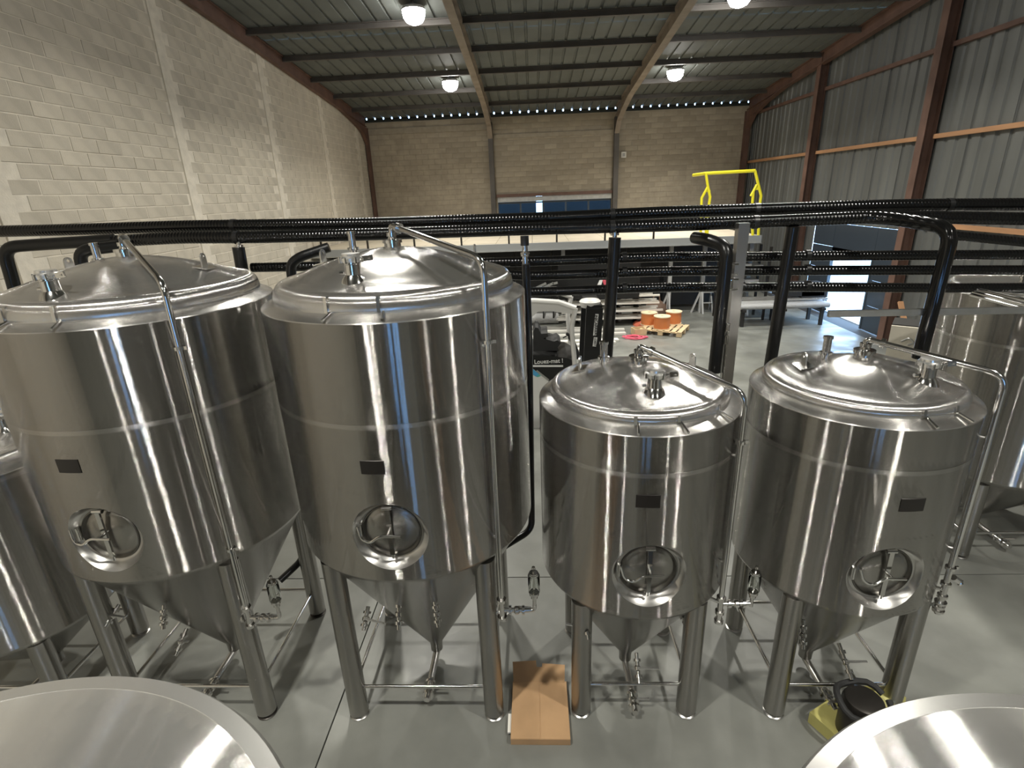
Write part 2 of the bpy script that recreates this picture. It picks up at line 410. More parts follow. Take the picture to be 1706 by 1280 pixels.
for z in (4.60, 2.80, 6.32):
    for (a, b) in ((YB, 18.17), (17.93, 13.12), (12.88, 8.12), (7.88, 3.0)):
        if z < 3 and b > 12: continue
        zz = z if z < 6 else z
        mt = M['girt'] if z < 5 else M['frame']
        MB().box((XR-.045, (a+b)/2, zz), (.09, a-b, .09)).build('girt', mt, wr, smooth=False)
# ---- roof
cl = struct(empty('ceiling'))
RY = 1.5
def deck(x0, x1, ya, yb):
    mb = MB(); prof = []; n = 3; w = (x1-x0)/n
    for i in range(n):
        b = x0+i*w; prof += [(b, 0), (b+.78*w, 0), (b+.82*w, .04), (b+.96*w, .04)]
    prof.append((x1, 0)); vs = []; fs = []
    for x, d in prof:
        za = roofz(ya) if ya > RY-.01 else roofz(RY)-.09*(RY-ya); zb = roofz(yb) if yb >= RY else roofz(RY)-.09*(RY-yb)
        vs += [(x, ya, za+d), (x, yb, zb+d)]
    for j in range(len(prof)-1): fs.append((2*j, 2*j+1, 2*j+3, 2*j+2))
    return mb.add(vs, fs)
x = n0-pitch*1.9
xs = []; x = n0-pitch*.89-pitch*3
while x < XR: xs.append(x); x += pitch*3
for x in xs:
    for ya, yb in ((YB+.08, 15.0), (15.05, 7.0), (7.05, RY), (RY, YF)):
        deck(max(x, XL-.2), min(x+pitch*3, XR+.05), ya, yb).build('roof_sheet', M['roof'], cl, smooth=False)
pys = [21.75-1.87*i for i in range(12)]
bays = [(-6.62, -1.70), (-1.50, 3.32), (3.52, 8.62)]
for Yp in pys:
    for a, b in bays:
        mb = MB(); z = roofz(Yp)-.075; ibeam(mb, (a, Yp, z), (b, Yp, z), .14, .075, (0, .09, 1)); mb.build('purlin', M['purlin'], cl, smooth=False)
MB().box((1.0, RY, roofz(RY)-.12), (15.2, .1, .2)).build('ridge_beam', M['purlin'], cl, smooth=False)
# portal frames: column, haunch and rafter welded into one
for i, (X, lab) in enumerate(((-6.60, 'steel portal frame against the left block wall'), (-1.60, 'steel portal frame left of the back window'), (3.42, 'steel portal frame right of the back window'), (8.50, 'steel portal frame in the corner of block wall and metal cladding'))):
    t = tag(empty('portal_frame', (X, YB-.15, 0)), lab, 'steel frame')
    fm = M['frame'] if i in (0, 3) else M['frame_light']
    W_ = .17 if i in (0,) else .19
    if i == 0: W_ = .12
    mb = MB(); ibeam(mb, (0, 0, 0), (0, 0, 6.45), .22, W_, (0, 1, 0)); mb.build('column', M['purlin'] if i in (1, 2) else M['frame'], t, smooth=False)
    mb = MB(); yr = YB-.15
    z0 = roofz(YB-.15)
    poly_top = [(-.1, roofz(YB-.25)-.01), (-(yr-RY), roofz(RY)-.01)]
    # rafter (bottom flange, web, top flange), haunch
    def zz(dy, off): return roofz(yr+dy)-off
    for off, th in ((.02, .02), (.33, .022)):
        mb.bar((0, -.05, zz(-.05, off)), (0, -(yr-RY), zz(-(yr-RY), off)), W_, th)
    mb.bar((0, -.05, zz(-.05, .175)), (0, -(yr-RY), zz(-(yr-RY), .175)), .012, .3)
    mb.bar((0, -(yr-RY), zz(-(yr-RY), .175)), (0, -(yr-YF), zz(-(yr-RY), .175)-.09*(RY-YF)), W_, .3)
    mb.build('rafter', fm, t, smooth=False)
    mb = MB(); h = [(-.10, 5.85), (-.10, 6.5), (-3.0, zz(-3.0, .33)), (-1.6, zz(-1.6, .46)), (-.6, 6.25)]
    mb.prism([(a, b) for a, b in h], -.006, .006, conv=lambda x, y, z: (y, x, z))
    for p, q in zip(h[2:]+[h[0]], h[3:]+[h[0]]):
        if p != q: mb.bar((0, p[0], p[1]), (0, q[0], q[1]), W_, .02)
    mb.build('haunch', fm, t, smooth=False)
# front wall behind the camera (reflections only)
wf = struct(empty('wall_front'))
mb = MB()
fo = [(-.2, .45), (.75, 1.9)]
edges = [XL-.1, -.2, .45, .75, 1.9, XR+.1]
for a, b in ((edges[0], edges[1]), (edges[2], edges[3]), (edges[4], edges[5])): mb.box(((a+b)/2, YF-.1, 3.85), (b-a, .2, 7.9))
for a, b in fo: mb.box(((a+b)/2, YF-.1, 5.9), (b-a, .2, 3.8)); mb.box(((a+b)/2, YF-.1, .4), (b-a, .2, 1.0))
mb.build('wall_core', M['clad'], wf, smooth=False)
for i, (a, b) in enumerate(fo):
    w_ = struct(empty('window_%d' % (i+2)))
    for x in (a+.03, b-.03, (a+b)/2): MB().box((x, YF-.1, 2.45), (.06, .08, 3.1)).build('mullion', M['winframe'], w_, smooth=False)
    MB().box(((a+b)/2, YF-.1, 2.45), (b-a, .01, 3.1)).build('pane', M['pane'], w_, smooth=False)
# ---- dock door in the right wall
d1 = struct(empty('door_1'))
OY0, OY1, OZ = 14.3, 16.3, 1.84
npan = 4
for k in range(npan):
    z0, z1 = DZ*k/npan, DZ*(k+1)/npan
    for a, b in ((DY0, OY0), (OY0, OY1), (OY1, DY1)):
        if (a, b) == (OY0, OY1):
            if z1 <= OZ+.1: continue
            zz0 = OZ
        else: zz0 = z0
        if z1-zz0 < .05: continue
        MB().box((XR+.03, (a+b)/2, (zz0+z1)/2), (.05, b-a-.01, z1-zz0-.012)).build('door_panel', M['door'], d1, smooth=False)
for y_ in (OY0, OY1): MB().box((XR+.03, y_, OZ/2), (.09, .06, OZ)).build('door_frame', M['winframe'], d1, smooth=False)
MB().box((XR+.03, (OY0+OY1)/2, OZ), (.09, OY1-OY0, .06)).build('door_frame', M['winframe'], d1, smooth=False)
# yard outside
o = struct(MB().box((20, 14, -.06), (22, 30, .1)).build('trim_1', M['asphalt'], smooth=False))
t = tag(empty('yard_fence', (12.5, 0, 0)), 'thin wire fence in the bright yard beyond the open dock door', 'fence')
for k in range(12): MB().tube([(0, 11+k*.7, 0), (0, 11+k*.7, .9)], .02, 8).build('fence_post', M['zinc'], t)
for z in (.2, .45, .7, .9): MB().tube([(0, 11, z), (0, 18.7, z)], .008, 6).build('fence_wire', M['zinc'], t)
t = tag(empty('box_trailer', (15.5, 15.8, 0)), 'white box trailer parked outside the dock door', 'trailer')
MB().box((0, 0, 1.9), (2.4, 5.5, 2.4)).build('trailer_body', M['outwhite'], t, smooth=False)
for s in (-1.8, 1.8): MB().lathe([(.01, -.12), (.42, -.12), (.42, .12), (.01, .12)], 24, (-.9, s, .42), 'X').build('wheel', M['rubber'], t)

# ================================================================== LAMPS
first = None
places = {(-2.45, 18.6): 'far left of the two', (4.45, 18.6): 'far right of the two', (-2.45, 13.4): 'near left', (4.45, 13.4): 'near right'}
for (x, y) in LAMPS:
    zl = (roofz(y) if y > RY else roofz(RY)-.09*(RY-y))-.13
    if first is None:
        t = empty('high_bay_lamp', (x, y, zl)); first = t
        MB().lathe([(.0, .10), (.07, .10), (.10, .07), (.23, .04), (.255, .0), (.25, -.02), (.24, .0), (.0, .02)], 32).build('housing', M['lampbody'], t)
        MB().lathe([(.0, .012), (.24, .012), (.245, -.06), (.225, -.16), (.17, -.24), (.08, -.28), (.0, -.29)], 32).build('lens', M['lens'], t)
        MB().tube([(0, 0, .10), (0, 0, .15)], .012, 8).build('hanger', M['lampbody'], t)
    else:
        t = copy_tree(first); t.location = (x, y, zl)
    lab = {(-2.45, 18.6): 'round white ceiling lamp glowing near the left rafter, the lower one', (4.45, 18.6): 'round white ceiling lamp glowing right of the right middle rafter, the lower one',
           (-2.45, 13.4): 'round white ceiling lamp glaring at the top edge near the left rafter', (4.45, 13.4): 'round white ceiling lamp half cut off by the top edge, right of the middle bay'}.get((x, y), 'round white ceiling lamp hanging over the tanks outside the picture')
    tag(t, lab, 'lamp', 'high bay lamps under the roof')
    la = bpy.data.lights.new('high_bay_light', 'AREA'); la.shape = 'DISK'; la.size = .32; la.energy = LAMP_POWER; la.color = LAMP_COL; la.spread = math.radians(138)
    lo = bpy.data.objects.new('high_bay_light', la); COL.objects.link(lo); lo.parent = t; lo.location = (0, 0, -.31)

# ================================================================== TANKS
def valve(parent, p, d, L=.12, r=.018, lever=None, name='valve'):
    """small clamp valve: tube stub, ball body, two ferrules, lever"""
    p, d = Vector(p), Vector(d).normalized(); mb = MB()
    mb.tube([p, p+d*L], r*.8, 12)
    for k in (.25, .78): mb.tube([p+d*L*(k-.05), p+d*L*(k+.05)], r*1.55, 14)
    c = p+d*L*.52; mb.tube([c-d*.02, c-d*.01, c+d*.01, c+d*.02], [r*.9, r*1.4, r*1.4, r*.9], 14)
    o = mb.build(name, M['polish'], parent)
    if lever is not None:
        lv = Vector(lever); m2 = MB(); up = Vector((0, 0, 1)) if abs(lv.normalized().z) < .8 else Vector((1, 0, 0))
        m2.tube([c, c+d.cross(lv).normalized()*.03], .006, 8)
        q = c+d.cross(lv).normalized()*.03; m2.bar(q-lv*.08, q+lv, .018, .006, up)
        m2.build('lever', M['alu'], o)
    return o
def shell_mesh(R, zb, zr, zm, hr):
    """cylinder wall with a round opening for the manway at the front (-Y)"""
    t0 = (hr+.06)/R; z1, z2 = zm-hr-.06, zm+hr+.06; K = 56; vs = []; fs = []
    def P(t, z): return (R*math.sin(t), -R*math.cos(t), z)
    def grid(ta, tb, za, zb_, nt, nz):
        o = len(vs)
        for i in range(nt+1):
            for j in range(nz+1): vs.append(P(ta+(tb-ta)*i/nt, za+(zb_-za)*j/nz))
        for i in range(nt):
            for j in range(nz): a = o+i*(nz+1)+j; fs.append((a, a+nz+1, a+nz+2, a+1))
    grid(t0, 2*PI-t0, zb, zr, 120, 6); grid(-t0, t0, zb, z1, 14, 1); grid(-t0, t0, z2, zr, 14, 5)
    o = len(vs); rings = 5
    for k in range(K):
        a = 2*PI*k/K; c, s = math.cos(a), math.sin(a)
        m_ = max(abs(c), abs(s)); bx, bz = c/m_, s/m_
        for q in range(rings+1):
            f = q/rings; x0 = hr*c; z0 = hr*s; xx = x0*(1-f)+(hr+.06)*bx*f; z_ = z0*(1-f)+(hr+.06)*bz*f
            vs.append(P(math.asin(max(-1, min(1, x0/R)))*(1-f)+t0*bx*f, zm+z_))
    for k in range(K):
        k2 = (k+1) % K
        for q in range(rings): a, b = o+k*(rings+1)+q, o+k2*(rings+1)+q; fs.append((a, a+1, b+1, b))
    me = bpy.data.meshes.new('shell'); me.from_pydata(vs, [], fs); me.polygons.foreach_set('use_smooth', [True]*len(fs))
    me.materials.append(M['steel'])
    bm = bmesh.new(); bm.from_mesh(me)
    for f in bm.faces:
        c = f.calc_center_median()
        if f.normal.x*c.x+f.normal.y*c.y < 0: f.normal_flip()
    bm.to_mesh(me); bm.free()
    me.normals_split_custom_set_from_vertices([Vector((v.co.x, v.co.y, 0)).normalized() for v in me.vertices])
    return me
def make_tank(label, X, Y, R, zr, zb, apex, Rd, kn, kh, zm, band, plate, leg_a, ports, cip, manifold, spec):
    t = tag(empty('fermentation_tank', (X, Y, 0)), label, 'tank')
    hr = .235
    inst('shell', shell_mesh(R, zb, zr, zm, hr), t)
    # weld band and shoulder ring
    MB().lathe([(R-.002, band-.016), (R+.0012, band-.015), (R+.0012, band+.015), (R-.002, band+.016)], 128).build('weld_band', M['band'], t)
    MB().lathe([(R-.006, zr-.004), (R+.001, zr+.0), (R-.002, zr+.006), (R-.012, zr+.011), (Rd-.01, zr+.045), (Rd-.03, zr+.045)], 128).build('shoulder_ring', M['shoulder'], t)
    # lid
    pr = [(Rd-.012, zr+.036), (Rd+.002, zr+.040), (Rd+.004, zr+.055)]
    for k in range(1, 9):
        a = PI/2*k/8; pr.append((kn+(Rd+.002-kn)*math.cos(a)**.9, zr+.055+(kh-.055)*math.sin(a)))
    for k in range(1, 15):
        f = k/14; pr.append((kn*(1-f), zr+kh-.006*(1-f)*(1 if k > 1 else 0)+(apex-zr-kh)*(1-(1-f)**1.65)))
    def lidz(r): 
        f = 1-min(r, kn)/kn; return zr+kh+(apex-zr-kh)*(1-(1-f)**1.65)
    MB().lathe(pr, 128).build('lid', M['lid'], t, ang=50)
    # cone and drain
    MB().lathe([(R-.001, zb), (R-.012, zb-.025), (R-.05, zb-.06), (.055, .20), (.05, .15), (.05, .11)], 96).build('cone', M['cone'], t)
    MB().tube([(0, 0, .14), (0, 0, .09), (0, -.30, .09)], .028, 14, rad=.06).build('drain_pipe', M['satin'], t)
    dv = valve(t, (0, -.29, .09), (0, -1, 0), .20, .030, (.12, 0, 0), 'drain_valve')
    # legs, feet, stretchers
    for sx in (-1, 1):
        for sy_ in (-1, 1):
            x, y = sx*leg_a, sy_*leg_a; rr = math.hypot(x, y); top = zb-(R-.05-rr)*1.5
            lg = MB().lathe([(.0, .04), (.074, .04), (.074, top), (.0, top)], 28, (x, y, 0)).build('leg', M['leg'], t)
            MB().lathe([(.0, .0), (.068, .0), (.074, .008), (.060, .018), (.018, .026), (.018, .06), (.0, .06)], 24, (x, y, 0)).build('foot', M['dark'] if spec.get('darkfeet') else M['satin'], lg)
    for (a, b) in (((-1, -1), (1, -1)), ((1, -1), (1, 1)), ((1, 1), (-1, 1)), ((-1, 1), (-1, -1))):
        MB().tube([(a[0]*leg_a, a[1]*leg_a, .28), (b[0]*leg_a, b[1]*leg_a, .28)], .014, 12).build('stretcher', M['polish'], t)
    # manway recessed in the wall
    yf = -math.sqrt(R*R)
    n = 56
    mb = MB(); prof = [(.237, 0), (.228, .012), (.205, .045), (.196, .056), (.186, .058)]
    vs = []; fs = []
    for r, d in prof:
        for k in range(n):
            a = 2*PI*k/n; x = r*math.cos(a); z = r*math.sin(a)
            base = math.sqrt(R*R-min(x*x, R*R)); yy = -base if r > .23 else -R+d+(.5*(R-base) if r > .2 else 0)+.012
            vs.append((x, yy, z))
    for i in range(len(prof)-1):
        for k in range(n): k2 = (k+1) % n; fs.append((i*n+k, i*n+k2, (i+1)*n+k2, (i+1)*n+k))
    mw = MB().add(vs, fs).build('manway', M['satin'], t, loc=(0, 0, zm), ang=60)
    MB().lathe([(.0, .030), (.08, .028), (.15, .012), (.172, .0), (.182, -.002), (.184, .012), (.178, .02)], 56, (0, -(R-.080), 0), 'Y').build('door_plate', M['cone'], mw, ang=40)
    yd = -(R-.032)
    MB().bar((0, yd-.004, -.14), (0, yd-.004, .19), .028, .014, (0, 1, 0)).build('arm', M['polish'], mw)
    mb = MB(); mb.tube([(0, yd+.03, .03), (0, yd-.065, .03)], .011, 12); mb.tube([(.08, yd-.062, .03), (-.05, yd-.062, .035), (-.11, yd-.062, -.015), (-.165, yd-.05, .005), (-.185, yd-.03, .08)], .0085, 10, rad=.03)
    mb.build('handle', M['polish'], mw)
    MB().tube([(-.192, yd+.02, -.03), (-.192, yd+.02, .06)], .013, 12).build('hinge', M['polish'], mw)
    MB().tube([(-.03, yd, .19), (.03, yd, .19)], .014, 12).build('arm_pivot', M['polish'], mw); MB().tube([(.0, yd, -.13), (.0, yd, -.17)], .010, 10).build('latch_pin', M['polish'], mw)
    # name plate
    px, pz = plate; mb = MB(); a = px/R; hw = .072/R
    mb.lathe([(R+.0005, pz-.045), (R+.003, pz-.043), (R+.003, pz+.043), (R+.0005, pz+.045)], 8, axis='Z', a0=-PI/2+a-hw, a1=-PI/2+a+hw)
    mb.build('name_plate', M['plate'], t)
    # lid fittings
    mb = MB(); mb.lathe([(.0, -.02), (.055, -.02), (.055, .02), (.065, .022), (.065, .042), (.03, .044), (.024, .06), (.024, .075), (.0, .08)], 32, (0, 0, apex)); mb.build('top_port', M['polish'], t)
    for kind, x, y in ports:
        z = lidz(math.hypot(x, y))
        if kind == 'vent':      # upright relief fitting
            mb = MB(); mb.lathe([(.0, -.03), (.026, -.03), (.026, .03), (.040, .032), (.040, .047), (.025, .05), (.025, .135), (.031, .137), (.031, .155), (.0, .157)], 24, (x, y, z)); mb.build('relief_vent', M['polish'], t)
        elif kind == 'cap':     # clamped inspection port with wing nut clamp
            mb = MB(); mb.lathe([(.075, -.03), (.062, .0), (.046, .02), (.044, .075), (.052, .08), (.052, .092), (.044, .096)], 32, (x, y, z)); po = mb.build('inspection_port', M['polish'], t)
            mb = MB(); mb.lathe([(.044, .086), (.062, .09), (.064, .112), (.052, .122), (.05, .135), (.0, .14)], 32, (x, y, z)); mb.build('port_cap', M['rim'], po)
            mb = MB()
            for k in range(7):
                a_ = 2*PI*k/7; mb.tube([(x+.062*math.cos(a_), y+.062*math.sin(a_), z+.085), (x+.062*math.cos(a_), y+.062*math.sin(a_), z+.118)], .007, 8)
            mb.tube([(x+.06, y-.02, z+.1), (x+.12, y-.03, z+.11)], .009, 8); mb.bar((x+.08, y-.03, z+.106), (x+.13, y-.03, z+.112), .012, .03)
            mb.build('clamp', M['polish'], po)['kind'] = 'stuff'
            mb = MB(); mb.tube([(x-.05, y, z+.03), (x-.075, y, z+.03)], .012, 10); mb.build('side_nipple', M['polish'], po)
        elif kind == 'lug':
            a_ = math.atan2(y, x); mb = MB()
            lz = z; nrm = Matrix.Rotation(a_, 3, 'Z')
            mb.box((x, y, lz+.004), (.09, .14, .006), nrm @ Matrix.Rotation(math.radians(14), 3, 'Y')); lp = mb.build('lug_pad', M['polish'], t)
            mb = MB(); n_ = 12; out = [(-.035, 0), (.035, 0)]+[(.03*math.cos(PI*i/n_), .065+.03*math.sin(PI*i/n_)) for i in range(n_+1)]
            out = out[:2]+out[2:]; cen = (0, .065)
            inn = [(.013*math.cos(2*PI*i/len(out)), .068+.013*math.sin(2*PI*i/len(out))) for i in range(len(out))]
            # ring of quads between outline (starting bottom-left going ccw) and the hole
            import cmath
            out.sort(key=lambda q: math.atan2(q[1]-.055, q[0])); inn.sort(key=lambda q: math.atan2(q[1]-.068, q[0]))
            N = len(out); vs = []
            for dy in (-.005, .005):
                for q in out+inn: vs.append(nrm @ Vector((q[0]*0+dy, q[0], q[1]))+Vector((x, y, lz)))
            fs = []
            for i in range(N):
                j = (i+1) % N; fs += [(i, j, N+j, N+i), (2*N+i, 3*N+i, 3*N+j, 2*N+j), (i, 2*N+i, 2*N+j, j), (N+i, N+j, 3*N+j, 3*N+i)]
            mb.add(vs, fs).build('lifting_lug', M['satin'], t, smooth=False)
    # lid clips at the knuckle
    for a_ in spec['clips']:
        c, s = math.sin(a_), -math.cos(a_); mb = MB()
        mb.bar(((kn+.0)*c, (kn+.0)*s, zr+kh-.002), ((Rd-.01)*c, (Rd-.01)*s, zr+kh-.03), .022, .006)
        mb.bar(((Rd+.004)*c, (Rd+.004)*s, zr+kh-.02), ((Rd+.008)*c, (Rd+.008)*s, zr+.045), .018, .008, (c, s, 0))
        mb.build('lid_clip', M['polish'], t)
    for a_ in spec['clips']:
        c, s = math.sin(a_+.03), -math.cos(a_+.03); MB().tube([((Rd-.0)*c, (Rd-.0)*s, zr+.05), ((R+.01)*c, (R+.01)*s, zr+.022)], .008, 10).build('clip_pin', M['polish'], t)
    # cip pipe: up from the top port, over, and down along the wall
    px_, py_, pe = cip
    d = Vector((px_, py_, 0)).normalized(); h = apex+.10; hi = apex+spec.get('rise', .13); e = spec.get('edge', zr+.20)
    pts = [(0, 0, apex+.06), (0, 0, hi), (px_, py_, e), (px_, py_, pe)]
    cpipe = MB().tube(pts, .019, 16, rad=.09).build('cip_pipe', M['polish'], t)
    mb = MB(); v = Vector(pts[2])-Vector(pts[1]); v.normalize(); q = Vector(pts[1])+v*.09
    mb.tube([q-v*.012, q+v*.012], .032, 20); mb.tube([(0, 0, apex+.062), (0, 0, apex+.085)], .034, 20)
    mb.build('union', M['polish'], cpipe)['kind'] = 'stuff'
    for zc in spec['pipeclamps']: m2 = MB(); m2.tube([(px_, py_, zc-.010), (px_, py_, zc+.010)], .031, 20); m2.box((px_+.035, py_, zc), (.03, .012, .02)); m2.build('pipe_clamp', M['polish'], cpipe)
    for zc in spec['brackets']:
        MB().tube([(px_, py_, zc), (px_*(R-.01)/math.hypot(px_, py_), py_*(R-.01)/math.hypot(px_, py_), zc)], .008, 8).build('pipe_bracket', M['satin'], t)
    manifold(t, px_, py_, pe)
    for p, d_, L_, lv in spec['valves']: valve(t, p, d_, L_, .018, lv, 'sample_valve')
    return t
def glass_trap(t, x, y, z):
    mb = MB(); mb.tube([(x, y, z-.04), (x, y, z+.07)], .013, 12); mb.tube([(x, y, z+.04), (x, y, z+.06)], .024, 16); mb.tube([(x, y, z+.07), (x, y, z+.09)], .034, 20)
    mb.tube([(x, y, z+.09), (x, y, z+.26)], .008, 10); mb.tube([(x, y, z+.235), (x, y, z+.25)], .030, 20)
    mb.lathe([(0, .30), (.011, .293), (.014, .28), (.008, .268), (0, .262)], 12, (x, y, z)); tr = mb.build('air_lock', M['polish'], t)
    MB().lathe([(.038, .09), (.040, .10), (.040, .225), (.036, .235), (.034, .225), (.034, .10)], 28, (x, y, z)).build('glass_bell', M['glass'], tr)
def manifold_std(t, px, py, pe):
    mb = MB(); mb.tube([(px, py, pe+.01), (px, py, pe-.17)], .020, 16)
    for z in (pe, pe-.15): mb.tube([(px, py, z-.012), (px, py, z+.012)], .033, 20)
    mb.tube([(px-.035, py-.01, pe-.075), (px-.028, py-.01, pe-.075)], .034, 20)
    mb.build('manifold', M['polish'], t)
    valve(t, (px+.015, py, pe-.085), (1, 0, 0), .17, .021, (.10, 0, -.01), 'manifold_valve')
    MB().tube([(px+.18, py, pe-.085), (px+.225, py, pe-.085), (px+.225, py, pe-.04)], .014, 12, rad=.03).build('elbow', M['polish'], t)
    glass_trap(t, px+.225, py, pe-.02)
def manifold_cross(t, px, py, pe):
    mb = MB(); mb.tube([(px, py, pe+.01), (px, py, pe-.22)], .020, 16)
    for z in (pe, pe-.12, pe-.20): mb.tube([(px, py, z-.012), (px, py, z+.012)], .031, 20)
    mb.tube([(px-.17, py, pe+.04), (px-.10, py, pe+.01), (px, py, pe-.04)], .013, 12); mb.tube([(px-.12, py, pe+.005), (px-.10, py, pe-.005)], .026, 16)
    mb.build('manifold', M['polish'], t)
    valve(t, (px+.01, py, pe-.05), (1, 0, 0), .19, .019, (.03, 0, -.09), 'manifold_valve')
    glass_trap(t, px+.21, py, pe-.03)
def manifold_ball(t, px, py, pe):
    mb = MB(); mb.tube([(px, py, pe+.01), (px, py, pe-.17)], .020, 16)
    for z in (pe, pe-.10): mb.tube([(px, py, z-.010), (px, py, z+.010)], .031, 20)
    mb.tube([(px, py, pe-.05), (px-.16, py+.02, pe-.01)], .012, 12); mb.tube([(px-.13, py+.015, pe-.03), (px-.11, py+.012, pe-.03)], .026, 16)
    mb.tube([(px+.04, py, pe+.05), (px+.08, py, pe+.02)], .020, 14); mb.lathe([(0, -.022), (.015, -.018), (.022, 0), (.015, .018), (0, .022)], 16, (px+.09, py, pe+.01))
    mb.build('manifold', M['polish'], t)
    valve(t, (px, py, pe-.12), (0, 0, -1), .13, .024, (-.10, 0, -.05), 'manifold_valve')
tall = dict(R=.85, zr=3.18, zb=1.54, apex=3.50, Rd=.77, kn=.695, kh=.15)
T1 = make_tank('tall steel tank at the left, its side reflecting the tan wall', -2.71, 3.53, **tall, zm=1.86, band=2.59, plate=(-.05, 2.38), leg_a=.53,
     ports=[('cap', .0, -.63), ('vent', -.38, .22), ('lug', .50, .03), ('lug', -.50, .10)], cip=(.64, -.62, 1.12), manifold=manifold_std,
     spec=dict(clips=(-.30, .12), rise=.13, edge=3.40, pipeclamps=(3.02, 1.62), brackets=(3.0, 1.7), darkfeet=True, valves=[((-.45, -.45, 1.0), (-.2, -1, -.6), .16, (.10, 0, -.02)), ((.05, -.62, 1.15), (.1, -.6, -1), .16, None), ((-.12, -.30, .62), (0, -1, -.5), .2, (.08, 0, 0))]))
T2 = make_tank('tall steel tank second from the left with a blue streak of daylight on its front', -.91, 3.53, **tall, zm=1.86, band=2.59, plate=(-.04, 2.34), leg_a=.53,
     ports=[('cap', -.10, -.55), ('vent', -.33, .20), ('lug', -.52, .12), ('lug', .52, .12)], cip=(.64, -.62, 1.18), manifold=manifold_std,
     spec=dict(clips=(-.27, .11), rise=.13, edge=3.47, pipeclamps=(3.01,), brackets=(2.98, 1.68), valves=[((-.34, -.50, 1.02), (-.1, -1, -.9), .16, (.14, 0, -.05)), ((-.10, -.52, 1.12), (0, -.5, -1), .22, None), ((.16, -.55, 1.12), (.2, -.6, -1), .18, None)]))
small = dict(R=.67, zr=2.46, zb=1.16, apex=2.70, Rd=.59, kn=.525, kh=.115)
T3 = make_tank('short steel tank right of the tall pair, behind the cardboard box', .69, 3.43, **small, zm=1.49, band=2.21, plate=(-.04, 2.04), leg_a=.40,
     ports=[('cap', .03, -.36), ('vent', -.22, .10), ('lug', -.38, .12), ('lug', .40, .14)], cip=(.56, -.42, 1.10), manifold=manifold_cross,
     spec=dict(clips=(-.20, .22, .75), rise=.11, edge=2.62, pipeclamps=(2.3,), brackets=(2.2, 1.4), valves=[((-.38, -.36, .92), (.15, -1, -.8), .18, (-.14, 0, .03)), ((.02, -.32, .50), (0, -1, -.9), .20, (.15, 0, 0)), ((.34, -.30, .85), (.3, -1, -.6), .12, None)]))
T4 = make_tank('short steel tank at the right end of the front row, yellow bag at its foot', 2.17, 3.45, **small, zm=1.44, band=2.19, plate=(.03, 1.98), leg_a=.42,
     ports=[('cap', .21, -.30), ('vent', -.22, .05), ('lug', -.37, .02)], cip=(.55, -.45, 1.22), manifold=manifold_ball,
     spec=dict(clips=(.05, .42), rise=.11, edge=2.70, pipeclamps=(1.35,), brackets=(2.3, 1.5), valves=[((-.30, -.38, .85), (-.1, -.5, -1), .2, None), ((.04, -.30, .55), (.1, -1, -.8), .24, (.14, 0, 0))]))
T0 = make_tank('squat steel tank cut by the left edge, lower than the tall tank beside it', -4.22, 3.40, R=.67, zr=2.12, zb=.80, apex=2.34, Rd=.60, kn=.53, kh=.11, zm=1.3, band=2.09, plate=(0, 1.7), leg_a=.42,
     ports=[('cap', .30, .05), ('vent', .1, .25)], cip=(-.5, -.5, 1.0), manifold=lambda *a: None, spec=dict(clips=(.5, .9), pipeclamps=(1.35,), brackets=(1.5,), valves=[]))
T5 = make_tank('tall steel tank standing behind the row at the right edge', 4.95, 5.35, R=.80, zr=2.72, zb=.95, apex=2.84, Rd=.72, kn=.65, kh=.075, zm=1.35, band=2.3, plate=(.5, 1.9), leg_a=.50,
     ports=[('vent', -.3, -.1)], cip=(-.25, -.82, 1.0), manifold=lambda *a: None, spec=dict(clips=(-.6, .2), pipeclamps=(2.2, 1.8), brackets=(2.5, 1.5), valves=[]))
t = tag(empty('transfer_pipes', (0, 0, 0)), 'three thin polished tubes fanning over the rear right tank', 'pipe')
for (a, b) in (((1630, 483), (1720, 503)), ((1622, 487), (1720, 511)), ((1618, 491), (1720, 518))):
    MB().tube([at(*a, 4.8), at(*b, 4.3)], .016, 12).build('tube', M['polish'], t)
# two near vessels, seen from above
def lid_vessel(label, X, Y, R, z, rise):
    t = tag(empty('brew_kettle', (X, Y, 0)), label, 'tank')
    n = 96; mb = MB(); vs = [(0, 0, z+rise)]; fs = []
    for q in range(1, 7):
        for k in range(n): a = 2*PI*k/n; vs.append((R*q/6*math.cos(a)*.94, R*q/6*math.sin(a)*.94, z+rise*(1-q/6)))
    for k in range(n): fs.append((0, 1+k, 1+(k+1) % n))
    for q in range(5):
        for k in range(n): k2 = (k+1) % n; a = 1+q*n; fs.append((a+k, a+n+k, a+n+k2, a+k2))
    o = mb.add(vs, fs).build('top_plate', M['deck'], t, ang=60)
    me = o.data; uv = me.uv_layers.new(name='UVMap')
    for lp in me.loops: v = me.vertices[lp.vertex_index].co; uv.data[lp.index].uv = (v.x, v.y)
    MB().lathe([(R*.938, z-.004), (R*.94, z+.001), (R*.99, z-.004), (R, z-.018), (R, z-.06)], 128).build('rim', M['rim'], t)
    MB().lathe([(R-.004, z-.05), (R-.004, .75), (R*.6, .55), (0, .5)], 96).build('body', M['steel'], t)
    for a in (.8, 2.4, 3.9, 5.5): MB().tube([(R*.75*math.cos(a), R*.75*math.sin(a), .0), (R*.75*math.cos(a), R*.75*math.sin(a), .65)], .05, 16).build('leg', M['leg'], t)
    return t
lid_vessel('round brushed steel vessel top filling the lower left corner', -1.37, .28, .96, 2.4, .21)
lid_vessel('round brushed steel vessel top in the lower right corner', 1.265, .235, .955, 2.4, .09)

